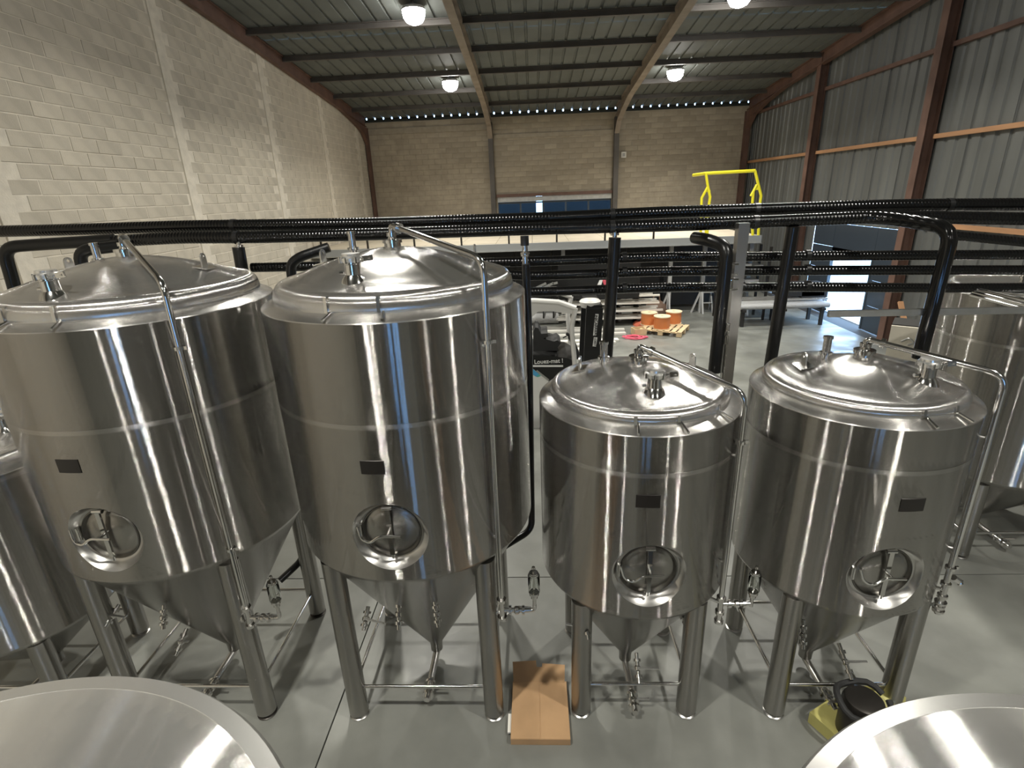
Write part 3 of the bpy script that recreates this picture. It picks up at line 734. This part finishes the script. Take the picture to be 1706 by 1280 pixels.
# ================================================================== BLACK INSULATED PIPEWORK
YP = 4.75
rp = .052
def pipe(name, label, pts, r=rp, rad=.16, m='black_pipe', joints=(), parent=None):
    t = tag(empty(name, pts[0]), label, 'pipe'); o = Vector(pts[0])
    MB().tube([Vector(p)-o for p in pts], r, 20, rad=rad).build('insulation', M[m], t)
    for q, dv in joints:
        q = Vector(q)-o; dv = Vector(dv).normalized(); MB().tube([q-dv*.02, q+dv*.02], r*1.10, 20).build('joint_collar', M['black'], t)
    return t
A = [(0-60, 387), (150, 382), (300, 377), (600, 373), (900, 364), (1130, 353), (1300, 348), (1500, 342), (1770, 340)]
pipe('header_pipe', 'topmost black insulated header pipe crossing the whole picture', [at(x, y, YP+.15) for x, y in A], rad=.3,
     joints=[(at(x, y, YP+.15), (1, 0, 0)) for x, y in ((390, 376), (1020, 358.5), (1260, 349.5), (1580, 341.5))])
B = [(190, 402), (300, 396), (420, 395.5), (600, 391), (900, 381), (1130, 375), (1300, 368), (1450, 362)]
pipe('header_pipe', 'second black insulated header pipe just below the topmost one', [at(x, y, YP) for x, y in B] + [at(1500, 366, YP-.15), at(1588, 380, YP-.55), at(1531, 597, YP-.55)], rad=.14,
     joints=[(at(x, y, YP), (1, 0, 0)) for x, y in ((395, 396), (1020, 378.5), (1258, 370))])
pipe('header_pipe', 'black insulated pipe running out to the right edge under the topmost header', [at(1462, 361, YP-.02), at(1600, 363, YP), at(1780, 366, YP)])
pipe('header_pipe', 'black insulated pipe bending down behind the leftmost tall tank', [at(190, 400, YP), at(60, 408, YP-.05), at(5, 412, YP-.1), at(30, 500, YP-.1)], rad=.12, m='black_pipe_v')
pipe('header_pipe', 'short black insulated branch bending down beside the left lid port', [at(200, 410, YP-.12), at(130, 418, YP-.2), at(150, 490, YP-.2)], rad=.10, r=.05, m='black_pipe_v')
def clampset(t, p): pass
pipe('drop_pipe', 'black insulated vertical pipe behind the first short tank, hung from the header', [at(1024.5, 396, YP-.02), at(1010, 610, YP-.02)], m='black_pipe_v')
o = tag(empty('pipe_coupling', at(1024, 388, YP-.02)), 'steel coupling where the first drop pipe leaves the header', 'coupling')
MB().tube([(0, 0, -.05), (0, 0, .04)], .02, 12).build('sleeve', M['polish'], o); MB().tube([(0, 0, -.02), (0, 0, .0)], .038, 14).build('flange', M['polish'], o)
o = tag(empty('pipe_coupling', at(398, 408, YP-.02)), 'steel coupling under the header between the two tall tanks', 'coupling')
MB().tube([(0, 0, -.05), (0, 0, .04)], .02, 12).build('sleeve', M['polish'], o); MB().tube([(0, 0, -.02), (0, 0, .0)], .038, 14).build('flange', M['polish'], o)
pipe('drop_pipe', 'black insulated vertical pipe ending behind the leftmost tall tank lid', [at(397, 412, YP-.02), at(412, 500, YP-.02)], m='black_pipe_v')
pipe('drop_pipe', 'black insulated pipe with an elbow left of the bright steel post', [at(1158, 396, YP+.1), at(1180, 400, YP-.1), at(1212, 412, YP-.3), at(1190, 620, YP-.3)], rad=.10, m='black_pipe_v')
pipe('drop_pipe', 'black insulated vertical pipe left of the second short tank', [at(1321, 378, YP), at(1281, 620, YP)], m='black_pipe_v')
# feed running down between tall and short tank
pipe('drop_pipe', 'thin black insulated pipe down the right side of the second tall tank', [at(876, 440, 4.1), at(881, 560, 4.1), at(886, 883, 4.1), at(838, 912, 3.95)], r=.030, rad=.10, m='black_pipe_v')
o = tag(empty('hose_fitting', at(874, 400, 4.12)), 'black valve and steel fitting at the top of the thin drop pipe', 'fitting')
MB().tube([(0, 0, .02), (0, 0, -.20)], .022, 14).build('body', M['polish'], o); MB().tube([(0, 0, .03), (0, 0, -.04)], .032, 14).build('collar', M['black'], o)
MB().lathe([(0, -.02), (.03, -.015), (.034, 0), (.03, .015), (0, .02)], 16, (0, -.03, -.10)).build('knob', M['polish'], o)
pipe('drop_pipe', 'black insulated elbow behind the gap of the two tall tanks', [at(548, 412, YP-.1), at(500, 428, YP-.15), at(484, 440, YP-.15), at(490, 500, YP-.15)], r=.042, rad=.08, m='black_pipe_v')
pipe('drop_pipe', 'thin black insulated pipe bending under the leftmost tall tank, seen in the gap', [at(470, 600, 4.45), at(489, 800, 4.35), at(507, 930, 4.2), at(466, 968, 4.0)], r=.032, rad=.10, m='black_pipe_v')
# lower rack of three
RK = [(428, 414, 'top'), (452, 438, 'middle'), (479, 464, 'lowest')]
for i, (y0, y1, nm) in enumerate(RK):
    pts = [at(x, y, 4.95) for x, y in ((420 if i == 0 else 850, (446 if i == 0 else y0+6)), (885, y0+8), (1100, y0), (1310, y0-1), (1560, y0+(-3, -2, 1)[i]), (1770, y0+(-4, -2, 0)[i]))]
    pipe('rack_pipe', nm+' of the three thin black insulated pipes behind the short tanks', pts, r=.043, rad=.3,
         joints=[(at(x, y0+((1100-x)*.012), 4.95), (1, 0, 0)) for x in (1040, 1235, 1345)])
pipe('branch_pipe', 'black insulated branch leaving the right elbow with a shiny top', [at(1585, 392, YP-.5), at(1790, 412, YP-.4)], r=.034)
# bright square post and brackets
o = tag(empty('square_post', (0, 0, 0)), 'bright brushed square steel post beside the elbow pipe', 'post')
pb = at(1213, 598, 4.55); pt = at(1236, 392, 4.55)
MB().box(((pb.x+pt.x)/2, 4.55, 1.75), (.085, .085, 3.5)).build('post', M['satin'], o, smooth=False)
MB().box(((pb.x+pt.x)/2, 4.55, .006), (.2, .2, .012)).build('foot_plate', M['satin'], o, smooth=False)
for yy in (449, 474):
    q = at(1217, yy, 4.50); MB().tube([q+Vector((.06, 0, .04)), q+Vector((0, 0, .045)), q+Vector((0, 0, -.045)), q+Vector((.06, 0, -.04))], .009, 10, rad=.02).build('pipe_hanger', M['polish'], o)
o = tag(empty('rack_rail', (0, 0, 0)), 'long grey rail crossing in front of the rear right tank', 'rail')
MB().bar(at(1380, 523, 4.27), at(1790, 515, 4.20), .035, .05).build('rail', M['zinc'], o, smooth=False)
o = tag(empty('sight_tube', (0, 0, 0)), 'thin steel level tube beside the bright square post', 'tube')
_q = at(1213, 540, 4.4); MB().tube([_q, (_q.x, _q.y, 0)], .011, 10).build('tube', M['polish'], o)
for yy in (541, 562): MB().tube([at(1213-(yy-540)*.1, yy, 4.4)+Vector((0, 0, .015)), at(1213-(yy-540)*.1, yy, 4.4)-Vector((0, 0, .06))], .017, 12).build('sleeve', M['polish'], o)

# ================================================================== MEZZANINE
MY, MZ = 16.2, 2.36
mz = tag(empty('mezzanine', (0, MY, 0)), 'steel mezzanine with a grey edge beam and pale floor in front of the back window', 'mezzanine')
x0, x1 = XL+.05, 6.62
MB().box(((x0+x1)/2, 0, MZ-.09), (x1-x0, .10, .20)).build('edge_beam', M['mezzbeam'], mz, smooth=False)
MB().box(((x0+x1)/2, -.02, MZ-.20), (x1-x0, .16, .02)).build('edge_flange', M['zinc'], mz, smooth=False)
nb = 12
for k in range(nb):
    a = x0+(x1-x0)*k/nb; b = x0+(x1-x0)*(k+1)/nb
    MB().box(((a+b)/2, 3.55, MZ-.015), (b-a-.01, 7.0, .03)).build('deck_board', M['deckboard'], mz, smooth=False)
for k in range(14):
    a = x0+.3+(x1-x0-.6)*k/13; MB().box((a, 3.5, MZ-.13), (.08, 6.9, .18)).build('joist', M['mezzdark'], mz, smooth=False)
cols = [(1112, 525, 0), (1163, 520, 0)]
for X_, Y_ in ((-5.5, MY+.2), (-2.6, MY+.2), (.9, MY+.2), (4.17, 16.6), (5.25, 16.85), (6.45, 16.4)):
    c = MB().box((X_, Y_-MY, MZ/2-.1), (.11, .11, MZ-.2)).build('mezzanine_column', M['grey_paint'], mz, smooth=False)
    for s in (-1, 1): MB().bar((X_, Y_-MY, .75), (X_+s*.0-.28*(s < 0), Y_-MY-.3*(s > 0), .0), .05, .05).build('stay', M['grey_paint'], c, smooth=False)
t = tag(empty('guard_rail', (0, MY, MZ)), 'dark steel guard rail along the mezzanine edge', 'railing')
g0 = at(927.6, 405, MY).x
for k in range(-5, 6):
    X_ = g0+1.41*k
    if x0 < X_ < 4.9: MB().box((X_, 0, .38), (.05, .05, .76)).build('rail_post', M['dark'], t, smooth=False)
for z in (.55,): MB().box(((x0+4.8)/2, 0, z), (4.8-x0, .04, .04)).build('rail_bar', M['dark'], t, smooth=False)
# yellow pallet gate
t = tag(empty('pallet_gate', (0, MY, MZ)), 'yellow tubular pallet safety gate on the mezzanine edge', 'safety gate')
def G(x, y, dy=0): p = at(x, y, MY+dy); return (p.x, dy, p.z-MZ)
MB().tube([G(1155, 292, .5), G(1176, 289), G(1258, 284.5)], .045, 10).build('top_bar', M['yellow'], t)
for pts in ([(1176, 289), (1179, 310), (1183, 328), (1181, 342), (1178, 398)], [(1179, 312), (1169, 330), (1167, 400)], [(1177, 343), (1176, 395)],
            [(1258, 285), (1263, 306), (1268, 326), (1266, 340), (1263, 400)], [(1261, 308), (1251, 327)], [(1255, 320), (1253, 345), (1254, 402)]):
    MB().tube([G(*p) for p in pts], .038, 10).build('gate_leg', M['yellow'], t)
for c in ((1179, 314), (1262, 311)):
    p = [Vector(G(c[0]+dx, c[1]+dy)) for dx, dy in ((0, -8), (5, 5), (-5, 6))]
    MB().add([p_+Vector((0, d, 0)) for d in (-.01, .01) for p_ in p], [(0, 1, 2), (5, 4, 3), (0, 3, 4, 1), (1, 4, 5, 2), (2, 5, 3, 0)]).build('gusset', M['yellow'], t, smooth=False)
t = tag(empty('switch_box', at(1039, 258, YB-.06)), 'small white electrical box high on the back wall by the right middle column', 'box')
MB().box((0, 0, 0), (.20, .08, .22)).build('housing', M['paper'], t, smooth=False); MB().box((0, -.045, .0), (.10, .01, .12)).build('cover', M['grey_paint'], t, smooth=False)
# dark panels added as painted shade beneath the mezzanine
t = tag(empty('shade_panels', (0, 17.6, 0)), 'dark panels standing in for the shade under the mezzanine', 'shade panel')
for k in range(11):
    a = XL+.1+1.2*k; MB().box((a+.6, 0, 1.12), (1.18, .06, 2.0)).build('shade_panel', M['darkwood'], t, smooth=False)
# logo board
t = tag(empty('logo_board', at(1004, 465, 15.2)), 'black board with a slanted white and red mark under the mezzanine', 'sign')
MB().box((-.1, .05, -.02), (2.3, .04, 1.1)).build('board', M['black'], t, smooth=False)
def LP(px, py): p = at(px, py, 15.2); return (p.x-t.location.x, p.z-t.location.z)
wm = MB().prism([LP(993, 480), LP(999, 467), LP(1004, 467), LP(1000.5, 480)], .0, .03); wm.build('white_mark', M['white_txt'], t, smooth=False)
MB().prism([LP(1004, 467), LP(1013, 467), LP(1012, 480), LP(1008, 480), LP(1004.3, 469)], -.005, .03).build('red_mark', M['redmark'], t, smooth=False)

# ================================================================== FORKLIFT
FY = 8.3
t = tag(empty('forklift', (.45, FY, 0)), 'forklift with pale overhead guard and black mast behind the tanks', 'forklift')
def F(x, y, dy=0): p = at(x, y, FY+dy); return Vector((p.x-.45, dy, p.z))
L_ = F
cx = [F(850, 503), F(885, 501), F(925, 503), F(958, 512)]
for dy in (0, 1.0):
    pts = [F(820, 512, 0), F(850, 503, 0), F(890, 501.5, 0), F(930, 504, 0), F(959, 514, 0)]
    MB().tube([p+Vector((0, dy, 0)) for p in pts], .045, 10).build('guard_side_bar', M['white_paint'], t)
    q = [F(959, 514, 0), F(952, 545, 0), F(957, 600, 0), F(962, 700, 0)]
    MB().tube([p+Vector((0, dy, 0)) for p in q], .04, 10, rad=.1).build('guard_pillar', M['white_paint'], t)
    q = [F(826, 512, 0), F(812, 640, 0)]; MB().tube([p+Vector((0, dy, 0)) for p in q], .04, 10).build('guard_pillar', M['white_paint'], t)
a, b, c, d = F(884, 503), F(956, 516), F(955, 528), F(886, 520)
MB().prism([(p.x, p.z) for p in (F(884, 501), F(920, 503), F(957, 514), F(950, 523), F(918, 518), F(896, 519), F(884, 530))], -.02, .02).build('guard_visor', M['white_paint'], t, smooth=False)
# body: counterweight, side panel, hood
MB().prism([(p.x, p.z) for p in (F(800, 592), F(905, 592), F(946, 597), F(960, 604), F(950, 700), F(800, 740))], .0, 1.0).build('chassis', M['black'], t, smooth=False)
MB().prism([(p.x, p.z) for p in (F(805, 613), F(886, 613), F(920, 640), F(945, 662), F(940, 720), F(805, 745))], -.012, .0).build('side_panel', M['white_paint'], t, smooth=False)
MB().prism([(p.x, p.z) for p in (F(886, 608.3), F(938, 608.3), F(938, 611), F(886, 611))], -.02, .0).build('white_stripe', M['white_txt'], t, smooth=False)
MB().prism([(p.x, p.z) for p in (F(886, 613), F(898, 623), F(893, 627), F(886, 623))], -.02, -.01).build('blue_decal', M['blue'], t, smooth=False)
MB().prism([(p.x, p.z) for p in (F(898, 623), F(901, 626), F(896, 628), F(893, 627))], -.02, -.01).build('green_decal', M['teal'], t, smooth=False)
MB().prism([(p.x, p.z) for p in (F(895, 616), F(915, 632), F(913, 634), F(893, 618))], -.022, -.012).build('grey_line', M['zinc'], t, smooth=False)
seat = MB(); seat.prism([(p.x, p.z) for p in (F(889, 592), F(888, 560), F(892, 552), F(897, 553), F(902, 563), F(913, 562), F(914, 568), F(905, 571), F(924, 576), F(930, 574), F(936, 579), F(930, 586), F(932, 592))], .25, .75)
seat.build('seat', M['rubber'], t, smooth=False)
col = MB(); col.tube([F(963, 592, .3), F(957, 575, .3), F(949, 561, .3)], .035, 10); col.tube([F(945, 556, .3), F(953, 562, .3), F(953, 563, .6), F(944, 557, .6), F(945, 556, .3)], .02, 8)
col.lathe([(0, 0), (.05, .01), (.06, .08), (.03, .2), (0, .22)], 12, F(959, 594, .3)-Vector((0, 0, .05))); col.tube([F(944, 560, .3), F(938, 563, .3)], .012, 8); col.build('steering_column', M['rubber'], t)
MB().lathe([(.11, -.02), (.2, -.05), (.2, .05), (.11, .02)], 20, F(870, 570)+Vector((0, .4, -.6)), 'Y').build('steering_wheel', M['rubber'], t)
# mast
for dy in (-.05, .75):
    a, b = F(990, 512), F(983, 640); MB().bar(a+Vector((0, dy, 0)), b+Vector((0, dy, 0)), .06, .26, (1, 0, 0)).build('mast_rail', M['black'], t, smooth=False)
MB().bar(F(990, 512)+Vector((0, -.05, 0)), F(990, 512)+Vector((0, .8, 0)), .24, .08).build('mast_crossbar', M['black'], t, smooth=False)
wh = MB().lathe([(.06, -.08), (.14, -.09), (.17, 0), (.14, .03), (.12, .0), (.06, -.04)], 24, F(984, 504)+Vector((0, .1, .0))); wh.build('beacon_guard', M['white_paint'], t)
for s, yy in ((.35, -.1), (-1.4, -.1), (.35, 1.0), (-1.4, 1.0)):
    MB().lathe([(.01, -.09), (.2, -.09), (.26, -.07), (.28, 0), (.26, .07), (.2, .09), (.01, .09)], 28, (s, yy, .28), 'Y').build('wheel', M['rubber'], t)
MB().box((.35+.75, .1, .06), (.9, .12, .04)).build('fork', M['black'], t, smooth=False); MB().box((1.1, .65, .06), (.9, .12, .04)).build('fork', M['black'], t, smooth=False)
def facemat(p, ang=0):   # text lying in the XZ plane facing -Y, turned by ang
    return Matrix.Translation(p) @ Matrix.Rotation(-ang, 4, 'Y') @ Matrix.Rotation(PI/2, 4, 'X')
text('Louez-mat !', 'side_lettering', M['white_txt'], .098, facemat(F(914, 602)+Vector((0, -.012, 0)), .03), t, .004, .0015)
pl = MB(); a, b = F(993.5, 521.5), F(989.8, 557); pl.bar(a+Vector((0, -.085, 0)), b+Vector((0, -.085, 0)), .005, .052, (1, 0, 0)); pl.build('name_strip', M['white_txt'], t, smooth=False)
text('UNICARRIERS', 'mast_lettering', M['black'], .062, facemat((a+b)/2+Vector((0, -.092, 0)), -PI/2+.04-.16+.12), t, .002, .001)
a, b = F(991.3, 560), F(989.2, 575); pl = MB(); pl.bar(a+Vector((0, -.085, 0)), b+Vector((0, -.085, 0)), .005, .056, (1, 0, 0)); pl.build('number_strip', M['white_txt'], t, smooth=False)
text('1DBST', 'number_lettering', M['black'], .05, facemat((a+b)/2+Vector((0, -.092, 0)), -PI/2), t, .002)

# ================================================================== THINGS ON THE FAR FLOOR
# pallet with cable reels
pc = atz(1107, 553, 0)
pal = tag(empty('pallet', (pc.x, pc.y, 0), math.radians(-28)), 'wooden pallet carrying orange cable reels', 'pallet')
for k in range(7): MB().box((-.5+k*.1667, 0, .132), (.12, .95, .02)).build('deck_slat', M['timber'], pal, smooth=False)
for y in (-.42, 0, .42):
    MB().box((0, y, .112), (1.12, .1, .02)).build('bearer', M['timber'], pal, smooth=False)
    for x in (-.5, 0, .5): MB().box((x, y, .055), (.13, .1, .09)).build('pallet_foot', M['timber'], pal, smooth=False)
def reel(label, X, Y, r=.225):
    t = tag(empty('cable_reel', (X, Y, .142)), label, 'cable reel', 'cable reels on the pallet')
    MB().lathe([(0, 0), (r, 0), (r, .025), (0, .025)], 32).build('flange', M['ply'], t)
    MB().lathe([(.0, .025), (r*.93, .025), (r*.95, .12), (r*.93, .33), (.0, .33)], 32).build('cable', M['orange'], t)
    MB().lathe([(.03, .33), (r, .33), (r, .355), (.03, .355)], 32).build('flange', M['ply'], t)
p = atz(1107, 540, .5); p1 = atz(1095, 535, .5); p2 = atz(1122, 533, .5)
reel('orange cable reel nearest the camera on the pallet', 3.47, 14.35); reel('orange cable reel at the left rear of the pallet', 3.22, 14.85); reel('orange cable reel at the right rear of the pallet', 3.92, 14.9)
q = atz(1070, 556, 0); t = tag(empty('wooden_crate', (q.x-.12, q.y-.1, 0), .2), 'small open wooden crate left of the reel pallet', 'crate')
for (c, d) in (((0, -.14, .10), (.34, .02, .18)), ((0, .14, .10), (.34, .02, .18)), ((-.16, 0, .10), (.02, .26, .18)), ((.16, 0, .10), (.02, .26, .18)), ((0, 0, .02), (.32, .26, .02))):
    MB().box(c, d).build('crate_side', M['timber'], t, smooth=False)
q = atz(1085, 543, 0); o = MB().lathe([(.0, .17), (.2, .16), (.34, .12), (.44, .05), (.46, .0)], 14, (0, 0, 0)).build('folded_tarpaulin', M['red'], None, loc=(q.x-.05, q.y+.15, 0)); tag(o, 'dull red folded tarpaulin behind the reels', 'tarpaulin')
# pink straps
q = atz(1057, 564, 0); mb = MB(); random.seed(3)
for k in range(5):
    pts = []; a0 = random.uniform(0, 6)
    for i in range(9):
        a = a0+i*.8; pts.append((.28*math.cos(a)*random.uniform(.5, 1)+random.uniform(-.12, .12), (.17*math.sin(a)*random.uniform(.6, 1))+random.uniform(-.06, .06), .012+.012*k))
    mb.tube(pts, .011, 6, rad=.03)
o = mb.build('lifting_strap', M['pink'], None, loc=(q.x, q.y, 0)); tag(o, 'tangled pink lifting strap lying on the floor', 'strap')
# long profiles on the floor
for k, (xa, ya, xb, yb) in enumerate(((880, 553, 1040, 549), (880, 562, 1042, 555), (880, 572, 1030, 566), (880, 581, 1025, 570), (880, 546, 985, 548), (890, 590, 1020, 577))):
    a, b = atz(xa, ya, .03), atz(xb, yb, .03)
    o = MB().bar(a, b, .14+.03*(k % 3), .05).build('metal_profile', M['alu_mat'], None, smooth=False)
    tag(o, 'pale long metal profile lying in a row on the floor behind the forklift', 'profile', 'long profiles on the floor')
# cantilever rack of aluminium profiles
q = atz(1060, 538, 0)
t = tag(empty('profile_rack', (q.x, q.y, 0)), 'dark cantilever rack stacked with shiny aluminium profiles', 'rack')
for x in (-1.7, -.55, .0): MB().box((x, .2, .55), (.16, .16, 1.1)).build('upright', M['black'], t, smooth=False)
for x in (-1.7, -.55, .0):
    for z in (.2, .42, .64, .86, 1.06): MB().box((x, -.1, z-.03), (.08, .6, .04)).build('rack_arm', M['black'], t, smooth=False)
random.seed(5)
for z in (.2, .42, .64, .86, 1.06):
    for k in range(4):
        x1 = .75-.3*abs(z-.2)-random.uniform(0, .2)
        MB().bar((-2.2-random.uniform(0, .2), -.38+.17*k, z+.02+random.uniform(0, .03)), (x1, -.38+.17*k+random.uniform(-.05, .05), z+.03), .06, .05).build('profile', M['alu_mat'], t, smooth=False)
# more bundles left of the forklift guard
t = tag(empty('profile_shelf', at(905, 474, 14.8)), 'dark shelf with short shiny profiles on it under the mezzanine', 'shelf')
for (a, b) in (((893, 480), (910, 472)), ((904, 480), (922, 472)), ((914, 479), (928, 479)), ((921, 473), (929, 471))):
    p0, p1_ = at(*a, 14.8)-t.location, at(*b, 14.8)-t.location; MB().bar(p0, p1_, .05, .06).build('profile', M['alu'], t, smooth=False)
pz = at(905, 484, 14.8).z
MB().box((.15, .1, pz-t.location.z), (1.2, .5, .04)).build('shelf', M['dark'], t, smooth=False)
for x_ in (-.4, .7): MB().box((x_, .1, pz/2-t.location.z), (.06, .4, pz)).build('shelf_leg', M['dark'], t, smooth=False)
t = tag(empty('duct_bundle', atz(900, 540, 0)), 'wrapped grey tube bundle tied with black straps behind the forklift', 'bundle')
for k, (x_, z_) in enumerate(((0, .18), (.0, .45))):
    MB().tube([(-.9, .1*k, z_), (.55, .1*k, z_)], .17, 16).build('wrapped_tube', M['wrap'], t)
for x_ in (-.7, -.3, .1, .4): MB().lathe([(.22, -.02), (.235, -.02), (.235, .02), (.22, .02)], 20, (x_, .05, .3), 'X').build('strap', M['black'], t)
# step stool under the mezzanine
q = atz(1175, 519, 0); t = tag(empty('step_ladder', (q.x, q.y, 0)), 'pale aluminium step ladder standing under the mezzanine', 'ladder')
for s in (-1, 1):
    MB().bar((s*.16, -.2, 0), (s*.12, 0, .62), .04, .03).build('ladder_leg', M['grey_paint'], t, smooth=False); MB().bar((s*.16+.02, .25, 0), (s*.12, 0, .62), .04, .03).build('ladder_leg', M['grey_paint'], t, smooth=False)
MB().box((0, 0, .63), (.34, .22, .03)).build('top_step', M['grey_paint'], t, smooth=False); MB().box((0, -.12, .3), (.28, .08, .02)).build('tread', M['grey_paint'], t, smooth=False)
# brown clutter by mezzanine column: sawhorse with jackets
q = atz(1098, 530, 0); t = tag(empty('tool_bag', (q.x, q.y+.5, 0)), 'slumped brown tool bag beside the mezzanine column', 'bag')
MB().lathe([(0, 0), (.33, .0), (.38, .12), (.30, .34), (.14, .44), (0, .46)], 14).build('bag_body', M['brown'], t, ang=80)
MB().tube([(-.12, 0, .42), (-.08, 0, .6), (.08, 0, .6), (.12, 0, .42)], .02, 8, rad=.06).build('bag_handle', M['brown'], t)
# trestle with wrapped tubes near the dock door
q0, q1 = atz(1228, 545, 0), atz(1385, 545, 0)
t = tag(empty('stacking_trestle', (q0.x, q0.y, 0)), 'trestle stacked with film wrapped tubes near the dock door', 'trestle')
Lq = q1.x-q0.x
for f in (.05, .5, .93):
    for s in (0, .7): MB().box((Lq*f, s, .22), (.08, .08, .44)).build('trestle_leg', M['darkwood'], t, smooth=False)
    MB().box((Lq*f, .35, .46), (.1, .9, .06)).build('trestle_beam', M['darkwood'], t, smooth=False)
for k in range(4):
    MB().tube([(-.1, .02+.2*k, .56), (Lq, .02+.2*k, .56)], .075, 12).build('wrapped_tube', M['wrap'], t)
for k in range(3): MB().tube([(-.1, .1+.2*k, .72), (Lq*.99, .1+.2*k, .72)], .03, 10).build('steel_tube', M['alu'], t)
MB().box((Lq*.72, .45, .95), (Lq*.5, .5, .34)).build('dark_case', M['darkwood'], t, smooth=False)
MB().box((Lq*.86, .45, .85), (Lq*.28, .5, .25)).build('dark_case', M['darkwood'], t, smooth=False)
# dark rack between post and drop pipe
t = tag(empty('storage_rack', (6.1, 15.6, 0)), 'dark storage rack with cartons under the end of the mezzanine', 'rack')
for x in (-.6, .6):
    for y in (0, .7): MB().box((x, y, 1.05), (.06, .06, 2.1)).build('upright', M['dark'], t, smooth=False)
for z in (.95, 1.4, 1.85): MB().box((0, .35, z), (1.25, .75, .04)).build('shelf', M['dark'], t, smooth=False)
for (x, z, w, h) in ((-.3, 1.07, .35, .2), (.2, 1.07, .4, .2), (-.1, 1.52, .5, .2), (.35, 1.5, .25, .16)):
    MB().box((x, .3, z), (w, .4, h)).build('carton', M['wrap'], t, smooth=False)
# cream cabinet by the rear tank
a = atz(1478, 640, 0)
t = tag(empty('cold_cabinet', (5.40, 7.25, 0), math.radians(-36)), 'cream double door cabinet standing left of the rear right tank', 'cabinet')
MB().box((.0, -.10, .98), (.88, .46, 1.9)).build('cabinet_body', M['darkwood'], t, smooth=False)
for s in (-1, 1): dd = MB().box((s*.225, -.37, .98), (.43, .04, 1.88)).build('cabinet_door', M['cream'], t, smooth=False); MB().box((s*.05, -.40, 1.1), (.02, .03, .3)).build('door_handle', M['zinc'], dd, smooth=False)
mk_ = MB().tube([(-.30, -.4, 1.72), (-.22, -.4, 1.78), (-.15, -.4, 1.72), (-.22, -.4, 1.68)], .012, 8, rad=.03).build('door_motif', M['zinc'], t)
# timber rail lying across girts near dock door
o = MB().bar(at(1500, 503, 12.2), Vector((at(1500, 503, 12.2).x-.15, 11.2, .06)), .10, .05).build('timber_plank', M['girt'], None, smooth=False); tag(o, 'reddish timber plank leaning in front of the metal wall near the dock door', 'plank')

# ================================================================== NEAR FLOOR
q = [atz(850, 1232, .06), atz(951, 1232, .06), atz(948, 1135, .06), atz(853, 1135, .06)]
cx_, cy_ = (q[0].x+q[1].x)/2, (q[0].y+q[2].y)/2; bw, bd = q[1].x-q[0].x-.005, q[2].y-q[1].y
t = tag(empty('cardboard_box', (cx_, cy_, 0), 0), 'flat brown cardboard box with raised flaps on the floor between the tanks', 'box')
MB().box((0, 0, .029), (bw, bd, .055)).build('carton', M['cardboard'], t, smooth=False)
for s in (-1, 1): MB().box((s*bw/4, 0, .0585), (bw/2-.004, bd-.004, .003)).build('top_flap', M['cardboard'], t, smooth=False)
MB().box((-bw/2-.014, -.10, .03), (.024, .15, .012)).build('paper_label', M['paper'], t, smooth=False)
for s, w_, e_ in ((-.52, .9, .14), (.5, .86, .12), (.0, .5, .10)): MB().bar((s*bw/2, bd/2-.01, .058), (s*bw/2+.02*s, bd/2+e_, .05+e_*.5), bw*w_*.5, .004).build('torn_flap', M['cardboard'], t, smooth=False)
# yellow bag and canister behind the right vessel
q = atz(1434, 1192, .25)
t = tag(empty('chemical_canister', (q.x, q.y, 0), .35), 'dark canister with a yellow label under the right short tank', 'canister')
MB().lathe([(0, 0), (.125, 0), (.135, .02), (.135, .36), (.12, .40), (.10, .41), (.0, .40)], 28).build('drum', M['dark'], t)
MB().lathe([(.136, .08), (.138, .08), (.138, .24), (.136, .24)], 28, a0=-2.2, a1=-.6).build('drum_label', M['yellowbag'], t)
mb = MB(); mb.tube([(.17*math.cos(a*PI/10), .0+.17*math.sin(a*PI/10), .38+.02*math.sin(a)) for a in range(0, 20)], .022, 10); mb.build('black_hose', M['rubber'], t)
random.seed(11)
q2 = atz(1460, 1172, .12); mb = MB()
vs = [(0, 0, .20)]; fs = []
for r_, z_ in ((.10, .19), (.17, .13), (.20, .05), (.19, .0)):
    for k in range(18): a = 2*PI*k/18; w_ = random.uniform(.82, 1.12); vs.append((r_*w_*math.cos(a), r_*.8*w_*math.sin(a), z_*random.uniform(.8, 1.1) if z_ else 0))
for k in range(18): fs.append((0, 1+k, 1+(k+1) % 18))
for j in range(3):
    for k in range(18): a = 1+j*18; k2 = (k+1) % 18; fs.append((a+k, a+18+k, a+18+k2, a+k2))
o = mb.add(vs, fs).build('plastic_bag', M['yellowbag'], None, loc=(q2.x+.04, q2.y+.03, 0), ang=80); tag(o, 'crumpled yellow plastic bag at the foot of the right short tank', 'bag')
q3 = atz(1405, 1210, .05); o = MB().box((0, 0, .05), (.22, .28, .10)).build('yellow_packet', M['yellowbag'], None, loc=(q3.x-.05, q3.y, 0), smooth=False); o.rotation_euler = (0, 0, .5); tag(o, 'pale yellow flat packet beside the dark canister', 'packet')
